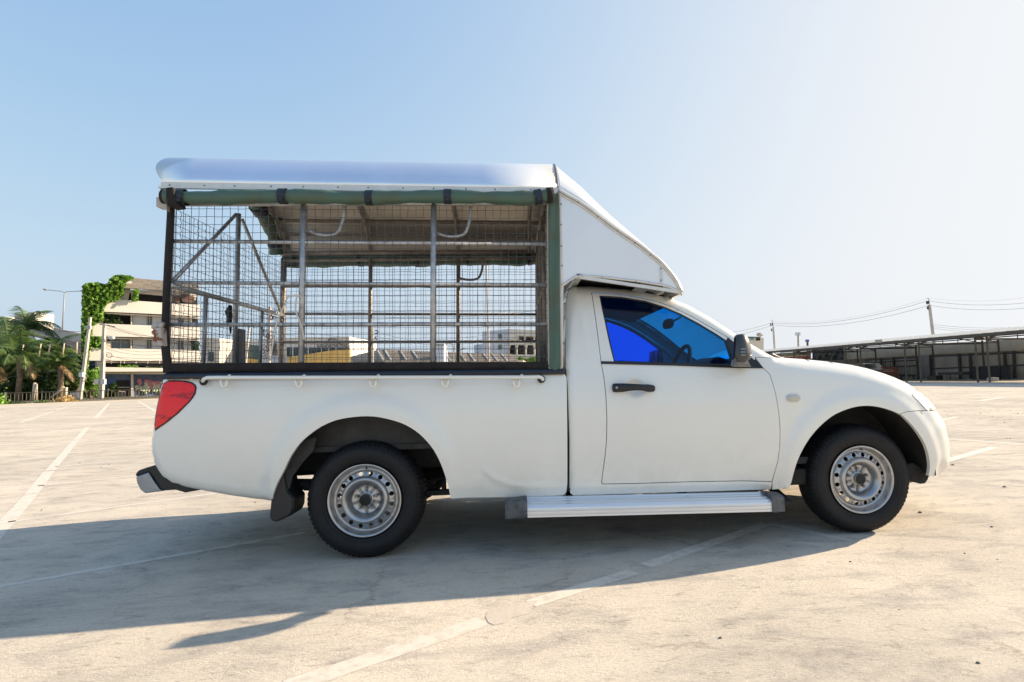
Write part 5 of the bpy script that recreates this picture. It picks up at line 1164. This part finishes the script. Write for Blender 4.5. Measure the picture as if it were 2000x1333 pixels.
me.materials.append(BM['steel']); sg_ = link(bpy.data.objects.new('lettering', me)); parent(sg_, b2)
m = MB(); P_ = [D(650+8*math.cos(t)*1.1, 665+3*math.sin(t), far-.4) for t in np.linspace(.2, 5.4, 14)]; m.tube(P_, .10, 5); m.tube([D(652, 667, far-.4), D(662, 671, far-.4), D(668, 667, far-.4)], .12, 5); m.build('emblem', mat('emblem_grey', (.16, .13, .13), .6), b2)
# tiled roofs
RX = [(688, 706, 724, 685, 800, 709)]
rs = thing('row_house_roofs', D(840, 760, 75)*[1, 1, 0], 'long row of brown tiled roofs with raised party walls behind the cage', 'building')
tile = mat('brown_tiles', (.27, .23, .19), .9, var=.2, vscale=1, bump=.4, bscale=4)
def roofseg(x0, x1, y0, y1, yb, dist, idx):
    m = MB(); a = D(x0, y0, dist+3); b = D(x1, y1, dist+3); c = D(x1+13, yb, dist); d = D(x0+13, yb, dist); m.add([d, c, b, a], [(0, 1, 2, 3)])
    for i in range(12):
        t = i/11; m.bar(d+(c-d)*t+[0, 0, .03], a+(b-a)*t+[0, 0, .03], .10, .08)
    m.build('roof', tile, rs)
    m = MB(); m.bar(D(x0+13, yb+1, dist-.3), D(x0, y0, dist+3), .22, .25); m.build('party_wall', BM['conc'], rs)
xs_ = [736, 751, 781, 805, 846]
for i in range(4): roofseg(xs_[i], xs_[i+1], 683.5+(xs_[i]-736)*.035, 683.5+(xs_[i+1]-736)*.035, 704, 75, i)
xs_ = [868, 897, 915, 943, 960, 979, 1000]
for i in range(6): roofseg(xs_[i], xs_[i+1], 688.5+(xs_[i]-868)*.035, 688.5+(xs_[i+1]-868)*.035, 706, 78, i)
slab('wall', [(690, 704), (1022, 704), (1022, 760), (690, 760)], 79, 6, BM['creamb'], rs)
slab('gable', [(684, 697), (712, 690), (736, 684), (752, 709), (684, 709)], 79, 2, mat('grey_gable', (.33, .33, .31), .9), rs)
tk = thing('water_tank', D(860, 760, 74)*[1, 1, 0], 'pale blue grey box tank standing above the brown roofs', 'water tank')
slab('tank', [(852.5, 673.5), (867, 673), (867, 706), (852.5, 706)], 74, 2.5, BM['lblue'], tk); slab('support', [(856, 706), (863, 706), (863, 765), (856, 765)], 74.3, 1.5, BM['pole'], tk)
m = MB(); m.bar(D(852, 673.3, 73.9), D(867.5, 672.8, 73.9), .15, .15); m.build('lid', BM['conc'], tk)
# arched white building
ar = thing('arched_building', D(1000, 760, 100)*[1, 1, 0], 'white three storey building with arched openings seen through the cage', 'building')
ad = 100
slab('side_wing', [(942, 648), (993, 643), (993, 760), (942, 760)], ad+1, 12, BM['lblue'], ar); slab('wall', [(926, 674), (944, 672), (944, 760), (926, 760)], ad+4, 8, BM['lblue'], ar)
slab('back_wall', [(993, 655), (1060, 657), (1060, 760), (993, 760)], ad+3, 9, BM['void'], ar)
slab('upper_wall', [(993, 643), (1060, 646), (1060, 657), (1012, 656), (1012, 668), (993, 668)], ad, 3, BM['cream'], ar)
slab('balcony', [(993, 668), (1060, 667), (1060, 674), (993, 674)], ad-.3, 1, BM['cream'], ar); slab('balcony', [(993, 693), (1060, 693), (1060, 698), (993, 698)], ad-.3, 1, BM['cream'], ar)
for x in (993, 1008, 1026, 1043):
    m = MB(); pts = [(x-2, 674), (x+4.5, 674), (x+3.2, 678), (x+2.2, 682), (x+2.2, 693), (x-.6, 693), (x-.6, 682), (x-1.2, 678)]; m.prism([D(px, py, ad-.1) for px, py in pts], f2*.8); m.build('arch_pier', BM['cream'], ar, fix=True)
for x in (1010, 1024, 1042): slab('pier', [(x, 656), (x+2.5, 656), (x+2.5, 668), (x, 668)], ad, .6, BM['cream'], ar)
for x, y in ((973, 653), (973, 674)):
    w_ = slab('window', [(x, y), (x+7, y-.3), (x+7, y+9), (x, y+9)], ad+.9, .1, BM['win'], ar)
slab('lower_wall', [(993, 698), (1060, 698), (1060, 760), (993, 760)], ad, 1, BM['cream'], ar)
tree(1008, 1030, 696, 716, 90, 'round green tree top before the arched building, left of two', n=700, m='ivy', leaf=.4, name='tree', cat='tree'); tree(1026, 1052, 697, 716, 90, 'round green tree top before the arched building, right of two', n=700, m='ivy', leaf=.4, name='tree', cat='tree')
# poles seen through the cage
pole('slim pale pole rising left of the arched building', (956, 760), (950.5, 512), 60, .26, .18, rnd=True)
pole('concrete pole with insulators behind the near cage post', (729, 760), (727, 632), 64, .22, .18, [('insulator', 't', ([(733, 646), (738, 647), (737, 652), (733, 652)], .07), BM['steel']), ('insulator', 't', ([(735, 658), (733, 660), (736, 664)], .07), BM['steel'])])
lp = tube_thing('street_lamp', 'curved single arm street lamp above the brown roofs', 'street lamp', [('pole', [D(886, 765, 76), D(886, 678, 76)], .09, BM['conc']), ('arm', dens([D(886, 678, 76), D(884, 673, 76), D(878, 671, 76), D(870, 671, 76)], 3), .06, BM['conc'])], base=D(886, 765, 76)*[1, 1, 0])
lp = tube_thing('street_lamp', 'small street lamp left of the arched building', 'street lamp', [('pole', [D(900, 765, 80), D(900, 684, 80)], .06, BM['conc']), ('arm', [D(900, 684, 80), D(904, 681, 80), D(911, 680.5, 80)], .07, BM['conc'])], base=D(900, 765, 80)*[1, 1, 0])
tp_ = pole('cluttered pole with transformers behind the rear of the cage', (524, 760), (527, 600), 56, .30, .22, [('transformer', 'box', (531, 672, 544, 690), BM['steel']), ('transformer', 'box', (536, 684, 545, 695), BM['brown']), ('crossarm', 't', ([(512, 612), (545, 622)], .06), BM['steel']), ('crossarm', 't', ([(512, 646), (540, 650)], .06), BM['steel']), ('insulator', 't', ([(529, 615), (533, 620), (530, 625)], .08), BM['steel']), ('insulator', 't', ([(516, 644), (514, 650), (516, 656)], .09), BM['steel'])])
m = MB()
for i in range(26):
    x, y = 512+rng.uniform(0, 26), 650+rng.uniform(0, 48); m.tube(dens([D(x+dx, y+dy, 55.6) for dx, dy in ((0, 0), (3, -3), (5, 2), (2, 6), (-2, 3))], 2), .03, 4)
m.build('cable_tangle', BM['wirek'], tp_, kind='stuff')
pole('leaning pale pole behind the tyre shop frame', (474, 760), (487, 640), 60, .2, .16, [('crossarm', 't', ([(484, 641), (491, 637), (497, 641)], .05), BM['steel'])])
cb3 = thing('overhead_cables', D(800, 660, 60), 'thin cables strung across the sky behind the cage', 'cables')
for (x0, y0, x1, y1, s_) in ((527, 605, 1110, 600, 1.0), (527, 640, 1110, 652, 1.2), (527, 650, 950, 655, .8), (735, 648, 950, 662, .8), (735, 658, 1060, 668, .8), (400, 640, 735, 662, 1.0), (400, 652, 735, 672, .9), (600, 680, 955, 668, .3)):
    m = MB(); m.tube(sagc(D(x0, y0, 60), D(x1, y1, 60), s_), .014, 4, cap=False); m.build('cable', BM['wirek'], cb3)
# --- open shed at right
P1 = D(1500, 727, 58)*[1, 1, 0]; P2 = D(2000, 714, 33)*[1, 1, 0]
su = P2-P1; SL = np.linalg.norm(su); su /= SL; sv = np.array([-su[1], su[0], 0])
if sv[0] < 0: sv = -sv
def S(t, v, z): return P1+su*t+sv*v+np.array([0, 0, z])
def ST(px, py, v=0.0):                    # pixel onto the shed's plane at depth v
    return HP(px, py, P1+sv*v, sv)
T0, T1 = -6, SL+14; RZ = .42
EZ = float(ST(1930, 651)[2]); print('eave', EZ, 'len', SL)
sh = thing('market_shed', S(SL/2, 0, 0), 'long open fronted shed with a bright tin roof and thin steel posts', 'shed')
m = MB(); 
for i in range(60):
    a = T0+(T1-T0)*i/60; b = T0+(T1-T0)*(i+.93)/60
    m.add([S(a, -.5, EZ), S(b, -.5, EZ), S(b, 3.4, EZ+RZ), S(a, 3.4, EZ+RZ)], [(0, 1, 2, 3)]); m.bar(S(a, -.5, EZ+.03), S(a, 3.4, EZ+RZ+.03), .05, .04)
m.add([S(T0, -.5, EZ-.05), S(T1, -.5, EZ-.05), S(T1, 3.4, EZ+RZ-.05), S(T0, 3.4, EZ+RZ-.05)], [(0, 1, 2, 3)])
m.build('front_roof', BM['tin'], sh)
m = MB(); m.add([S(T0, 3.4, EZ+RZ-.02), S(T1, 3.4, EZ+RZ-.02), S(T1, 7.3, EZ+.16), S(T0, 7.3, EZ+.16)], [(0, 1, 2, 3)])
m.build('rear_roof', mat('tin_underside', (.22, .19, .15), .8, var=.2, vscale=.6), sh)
m = MB(); m.bar(S(T0, -.45, EZ-.12), S(T1, -.45, EZ-.12), .06, .16); m.build('eave_beam', BM['brown'], sh)
for v, z in ((1.2, EZ+.02), (2.6, EZ+.18), (4.2, EZ+.18), (5.6, EZ+.12), (7.1, EZ+.07)):
    m = MB(); m.bar(S(T0, v, z), S(T1, v, z), .05, .08); m.build('purlin', BM['brown'], sh)
for pxs in (1552, 1583, 1653, 1682, 1769, 1797, 1908, 1931):
    q = ST(pxs, 715); t = float(np.dot(q-P1, su))
    m = MB(); m.bar(S(t, 0, 0), S(t, 0, EZ-.05), .085, .085, (0, 1, 0)); m.build('post', BM['brown'], sh)
    m = MB(); m.bar(S(t, 0, EZ-.35), S(t, 7.0, EZ-.35), .05, .07); m.bar(S(t, 0, EZ-.3), S(t, 3.4, EZ+RZ-.12), .05, .06); m.bar(S(t, 7., EZ-.3), S(t, 3.4, EZ+RZ-.12), .05, .06); m.bar(S(t, 3.4, EZ-.3), S(t, 3.4, EZ+RZ-.12), .04, .04); m.bar(S(t, 7., 0), S(t, 7., EZ-.1), .10, .10, (0, 1, 0)); m.build('truss', BM['brown'], sh)
q = ST(1700, 577+0*1, 0)
sg2 = ST(1714, 666); m = MB(); m.prism([ST(1709, 664, -.55), ST(1722, 663.3, -.55), ST(1722, 669.5, -.55), ST(1709, 670, -.55)], sv*.05); m.build('eave_sign', BM['board'], sh)
# rear wall with tan boards and pale shutters, on its own plane
V2 = 8.2
rw = thing('rear_wall', S(SL/2, V2, 0), 'row of tan boards above dark framed shutters behind the shed', 'wall')
def SQ(name, pts, mat_, v=V2, th=.06, par=None, label=None):
    m = MB(); m.prism([ST(px, py, v) for px, py in pts], sv*th); return m.build(name, mat_, par if par is not None else rw, label, fix=True)
edges = [(1647, 683.5), (1700, 679.5), (1740, 676.5), (1783, 673.8), (1831.5, 671), (1881.5, 668.5), (1928, 666), (1981, 662), (2040, 657)]
low = [(1647, 703), (1700, 699.5), (1740, 698), (1783, 695.3), (1831.5, 692), (1881.5, 690), (1928, 687.8), (1981, 685.3), (2040, 683)]
for i in range(len(edges)-1):
    (x0, y0), (x1, y1) = edges[i], edges[i+1]; SQ('board', [(x0+.3, y0), (x1-.3, y1+(1.5 if i in (5, 6) else 0)), (x1-.3, low[i+1][1]), (x0+.3, low[i][1])], BM['board'], v=V2-.02*(i % 2))
def lowy(x): return float(np.interp(x, [p[0] for p in low], [p[1] for p in low]))
zb = 744
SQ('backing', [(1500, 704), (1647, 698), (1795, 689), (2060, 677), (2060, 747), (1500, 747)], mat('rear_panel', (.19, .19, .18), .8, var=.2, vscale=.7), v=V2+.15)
for x in np.arange(1700, 2060, 4.6):
    if 1793 < x < 1816: continue
    m = MB(); m.bar(ST(x, lowy(x)+5, V2+.08), ST(x+.4*4, 741, V2+.08), .19, .05, tuple(sv)); m.build('shutter_slat', BM['shut'], rw)
SQ('pillar', [(1794, lowy(1794)), (1816, lowy(1816)), (1819, 741), (1799, 741)], BM['conc'], v=V2-.1, th=.3)
for x0 in (1720, 1745, 1793, 1817, 1873.5, 1894.5, 1962, 1980):
    m = MB(); m.bar(ST(x0, lowy(x0)+1, V2-.12), ST(x0+2.2, 741, V2-.12), .16, .14, tuple(sv)); m.build('frame_post', BM['steel'], rw)
for (xa, xb, yy) in ((1690, 1794, 4), (1690, 1794, 20), (1817, 2060, 4), (1817, 2060, 28), (1690, 1794, 9)):
    m = MB(); m.bar(ST(xa, lowy(xa)+yy, V2-.1), ST(xb, lowy(xb)+yy, V2-.1), .10, .10, tuple(sv)); m.build('frame_rail', BM['steel'], rw)
SQ('wall_foot', [(1690, 741), (2060, 740), (2060, 745), (1690, 745.5)], BM['conc'], v=V2-.4, th=.3)
# things standing in the shed
bb = thing('dark_hoarding', ST(1617, 720, 7.6)*[1, 1, 0], 'dark mural board with pale scrawled shapes left of the tan boards', 'board')
SQ('panel', [(1586.5, 684.8), (1646.5, 681), (1646.5, 703), (1586.5, 704.5)], mat('mural_dark', (.035, .045, .05), .8), v=7.9, th=.08, par=bb)
m = MB()
for i in range(34):
    x, y = 1589+rng.uniform(0, 53), 687+rng.uniform(0, 14); m.tube(dens([ST(x+dx, y+dy, 7.84-.002*i) for dx, dy in ((0, 0), (rng.uniform(1, 4), -2), (rng.uniform(2, 6), 1), (rng.uniform(-1, 3), 2.5))], 2), rng.uniform(.02, .07), 4)
m.build('mural_mark', mat('mural_pale', (.20, .23, .22), .9), bb, kind='stuff')
SQ('panel_frame', [(1585, 684), (1647.5, 679.8), (1647.5, 681.2), (1585, 685.4)], BM['conc'], v=7.8, th=.1, par=bb)
bb2 = thing('banner', ST(1550, 720, 7.6)*[1, 1, 0], 'faded ochre and orange banner beside the dark mural board', 'banner')
SQ('upper_band', [(1526, 690), (1583, 686.5), (1583, 694.5), (1526, 697)], mat('banner_ochre', (.20, .16, .09), .9, var=.3, vscale=2), v=7.9, par=bb2); SQ('lower_band', [(1526, 697.2), (1583, 694.7), (1583, 706), (1526, 708)], mat('banner_orange', (.32, .10, .05), .9, var=.4, vscale=2), v=7.92, par=bb2)
m = MB(); [m.bar(ST(x, 691.2-(x-1560)*.06, 7.85), ST(x+1.6, 691.1-(x-1560)*.06, 7.85), .03, .16, (0, 0, 1)) for x in np.arange(1560, 1576, 2.4)]; m.build('lettering', BM['steel'], bb2, kind='stuff')
SQ('upper_band', [(1500, 693), (1526, 690), (1526, 706), (1500, 708)], BM['brown'], v=7.95, par=bb2)
bk = thing('brick_stack', ST(1738, 745, 4.6)*[1, 1, 0], 'low red brown block wall in the shed behind the parked car', 'brick stack')
brm = mat('old_brick', (.20, .075, .05), .9, var=.3, vscale=5); bq0 = ST(1722, 717, 4.6); bq1 = ST(1753, 715.5, 4.6); bw = np.linalg.norm((bq1-bq0)[:2]); zt_ = bq0[2]
rowsn = 9; coln = 7
bme = None
for r in range(rowsn):
    for c_ in range(coln):
        cpos = bq0+(bq1-bq0)*((c_+.5+(.5 if r % 2 else 0))/(coln+.5)); 
        if bme is None:
            m = MB(); m.box((0, 0, 0), (bw/(coln+.5)-.03, .25, zt_/rowsn-.03), rz=math.atan2(su[1], su[0])); ob = m.build('brick', brm); bme = ob.data
        else: ob = link(bpy.data.objects.new('brick', bme))
        ob.parent = bk; ob.location = Vector((cpos[0], cpos[1], zt_*(r+.5)/rowsn))-bk.location
# parked car in the shed: cabin with windows, wheels, lamps
pc = thing('parked_car', ST(1700, 745, 5.2)*[1, 1, 0], 'grey estate car parked in the shed beyond the bonnet of the truck', 'car')
cc = ST(1694, 735, 5.2); cmat = mat('car_grey', (.10, .105, .11), .35, .3, coat=.4)
def car_pt(l, v, z): return np.array([cc[0], cc[1], 0])+su*l+sv*v+np.array([0, 0, z])
for yy in (0,):
    m = MB(); prof = [(-2.2, .35), (-2.25, .8), (-2.1, 1.0), (-1.9, 1.05), (-1.6, 1.5), (-1.3, 1.58), (.3, 1.57), (.55, 1.50), (1.15, 1.05), (2.0, .92), (2.25, .75), (2.3, .4), (1.9, .25), (-1.9, .25)]
    rows = [[car_pt(l, v, z*(1 if abs(v) < .8 else .985) if z < 1.1 else z-(.03 if abs(v) > .6 else 0)) for l, z in prof] for v in (-.85, -.7, .7, .85)]
    m.grid(rows, closed=True, smooth=False); m.add(rows[0], [tuple(range(14))]); m.add(rows[-1], [tuple(range(14))]); m.build('body', cmat, pc, fix=True)
for l0, l1, l2, l3 in ((-1.75, -.75, -.75, -1.5), (-.65, .25, .2, -.65), (.33, 1.0, .5, .33)):
    m = MB(); m.prism([car_pt(l0, -.87, 1.06), car_pt(l1, -.87, 1.06), car_pt(l2, -.87, 1.48), car_pt(l3, -.87, 1.48)], sv*.03); m.build('window', BM['win'], pc, fix=True)
for l in (-1.4, 1.45):
    m = MB(); m.tube([car_pt(l, -.88, .33), car_pt(l, -.66, .33)], .33, 20); m.build('wheel', M['rubber'], pc)
m = MB(); m.prism([car_pt(2.0, -.86, .85), car_pt(2.26, -.86, .72), car_pt(2.27, -.86, .6), car_pt(2.0, -.86, .7)], sv*.2); m.build('headlight', M['clear'], pc, fix=True)
# cart and crates in the shade
ct = thing('market_cart', ST(1850, 743, 6)*[1, 1, 0], 'low dark cart with legs standing in the middle of the shed', 'cart')
m = MB(); m.prism([ST(1832, 728, 6), ST(1881, 726.5, 6), ST(1881, 732.5, 6), ST(1832, 733, 6)], sv*.9); m.build('tray', BM['steel'], ct, fix=True)
for x in (1836, 1856, 1878): m = MB(); m.bar(ST(x, 732, 6.1), ST(x, 744, 6.1), .06, .06); m.build('leg', BM['steel'], ct)
m = MB(); m.prism([ST(1811, 734, 5.8), ST(1828, 734, 5.8), ST(1828, 744, 5.8), ST(1811, 744, 5.8)], sv*.7); tag(bevel(m.build('dark_crate', BM['steel'], fix=True), .03), 'small dark crate at the left end of the market cart', 'crate')
pn = thing('stall_panels', ST(1940, 743, 6)*[1, 1, 0], 'large dark panels leaning behind the paired posts at right', 'panel')
for x0, x1, y0, y1 in ((1898, 1913, 718, 742), (1914, 1953, 717, 742), (1955, 1972, 715, 741)):
    m = MB(); m.prism([ST(x0, y0, 6.2), ST(x1, y0-.4, 6.2), ST(x1, y1, 6.2), ST(x0, y1, 6.2)], sv*.12); m.build('panel', M['strap'], pn, fix=True)
m = MB(); m.prism([ST(1927, 738, 1.0), ST(1939, 738, 1.0), ST(1939, 745.5, 1.0), ST(1927, 745.5, 1.0)], sv*.5); tag(bevel(m.build('plinth_block', BM['conc'], fix=True), .03), 'low concrete block at the foot of the paired shed posts', 'block')
m = MB(); m.prism([ST(1756, 732, 6), ST(1786, 732, 6), ST(1789, 736, 6), ST(1756, 735, 6)], sv*.6); m.bar(ST(1760, 735, 6.2), ST(1760, 744, 6.2), .06, .06); m.bar(ST(1783, 735, 6.2), ST(1785, 744, 6.2), .06, .06); tag(m.build('bench', BM['steel'], fix=True), 'dark low bench between the brick stack and the grey pillar', 'bench')
# utility poles beyond the shed
def upole(label, bx, by, tx, ty, dist):
    s = dist/FPX
    ins = lambda x, y: ([(x-4.2, y-1), (x-4.4, y+3), (x-3.2, y+4)], .09)
    return pole(label, (bx, by), (tx+.6, ty+12), dist, .26, .22, [('top_bracket', 't', ([(tx+1, ty+13), (tx-.5, ty), (tx-4, ty-1)], .05), BM['pole']), ('insulator', 't', ins(tx, ty+6), BM['steel']), ('insulator', 't', ins(tx+3, ty+5), BM['steel']), ('insulator', 't', ins(tx+1.5, ty+16), BM['steel'])], group='line poles beyond the shed')
upole('distant power pole left of the shed roof, nearer the windscreen', 1516, 735, 1509.5, 627, 95)
upole('tallest power pole standing behind the middle of the shed', 1832, 735, 1814.5, 584, 66)
pc_ = thing('power_lines', D(1650, 610, 80), 'three power lines sagging between the poles above the shed', 'power line')
W1 = [(1508, 628, 1811, 583.5), (1507, 631, 1812, 588), (1508, 635, 1813, 597.5)]
for x0, y0, x1, y1 in W1:
    m = MB(); m.tube(sagc(D(x0, y0, 95), D(x1, y1, 66), 1.1, 14), .018 if y0 != 628 else .007, 4, cap=False); m.build('line', BM['wirek'], pc_)
for x0, y0, x1, y1 in ((1816, 588.5, 2080, 581, ), (1817, 597, 2080, 592), (1816, 583, 2080, 569)):
    m = MB(); m.tube(sagc(D(x0, y0, 66), D(x1, y1, 55), .6, 14), .014 if y0 != 583 else .006, 4, cap=False); m.build('line', BM['wirek'], pc_)
for x0, y0, x1, y1 in ((1507, 631, 1380, 652), (1507, 636, 1380, 660)):
    m = MB(); m.tube(sagc(D(x0, y0, 95), D(x1, y1, 100), .5, 10), .018, 4, cap=False); m.build('line', BM['wirek'], pc_)
for k, y0 in enumerate((634, 638, 642)):
    m = MB(); m.tube(sagc(D(1823, y0, 66), D(2080, y0-4, 56), .5, 10), .012, 4, cap=False); m.build('line', BM['wirek'], pc_)
fm = thing('floodlight_mast', D(1560, 735, 130)*[1, 1, 0], 'distant floodlight mast just above the shed roof', 'floodlight')
m = MB(); m.tube([D(1561, 735, 130)*[1, 1, 0], D(1559, 651, 130)], [.35, .25], 6); m.build('mast', BM['pole'], fm)
m = MB(); [m.box(tuple(D(x, y, 130)), (.45, .3, .45)) for x in (1555, 1558, 1561) for y in (651.5, 654)]; m.build('lamp', BM['corr'], fm, kind='stuff')
sp_ = thing('roadside_sign', D(1577, 735, 110)*[1, 1, 0], 'small violet hoarding showing over the shed roof', 'sign')
slab('panel', [(1574, 663.5), (1580.5, 663.5), (1580.5, 668), (1574, 668)], 110, .3, mat('violet_panel', (.12, .10, .36), .6), sp_); m = MB(); m.bar(D(1577, 668, 110.2), D(1579, 735, 110.2)*[1, 1, 0], .3, .3); m.build('support', BM['steel'], sp_)
dh = thing('far_house', D(1478, 735, 85)*[1, 1, 0], 'small weathered building with a green window and satellite dish by the mirror', 'building')
slab('wall', [(1455, 658.5), (1491.5, 660.5), (1491.5, 740), (1455, 740)], 85, 6, BM['creamb'], dh); slab('roof', [(1454, 657.6), (1486, 658.4), (1486, 659.8), (1454, 659.4)], 84.8, 6.5, BM['steel'], dh)
slab('window', [(1464.5, 659.8), (1472.5, 660), (1472.5, 664.5), (1466, 664.2)], 84.9, .1, mat('green_glass', (.10, .32, .26), .4), dh); slab('window', [(1477, 660.5), (1484.5, 661), (1484.5, 665.5), (1477, 665.5)], 84.9, .1, BM['void'], dh)
m = MB(); c = D(1484, 654, 84); rows = [[c+np.array([r*math.cos(a), -.25*(1-(r/.55)**2), r*.55*math.sin(a)]) for a in np.linspace(0, 2*math.pi, 13)[:-1]] for r in (.55, .35, .05)]; m.grid(rows, closed=True); m.tube([c, D(1484, 659, 84)], .05, 5); m.build('satellite_dish', BM['pole'], dh)
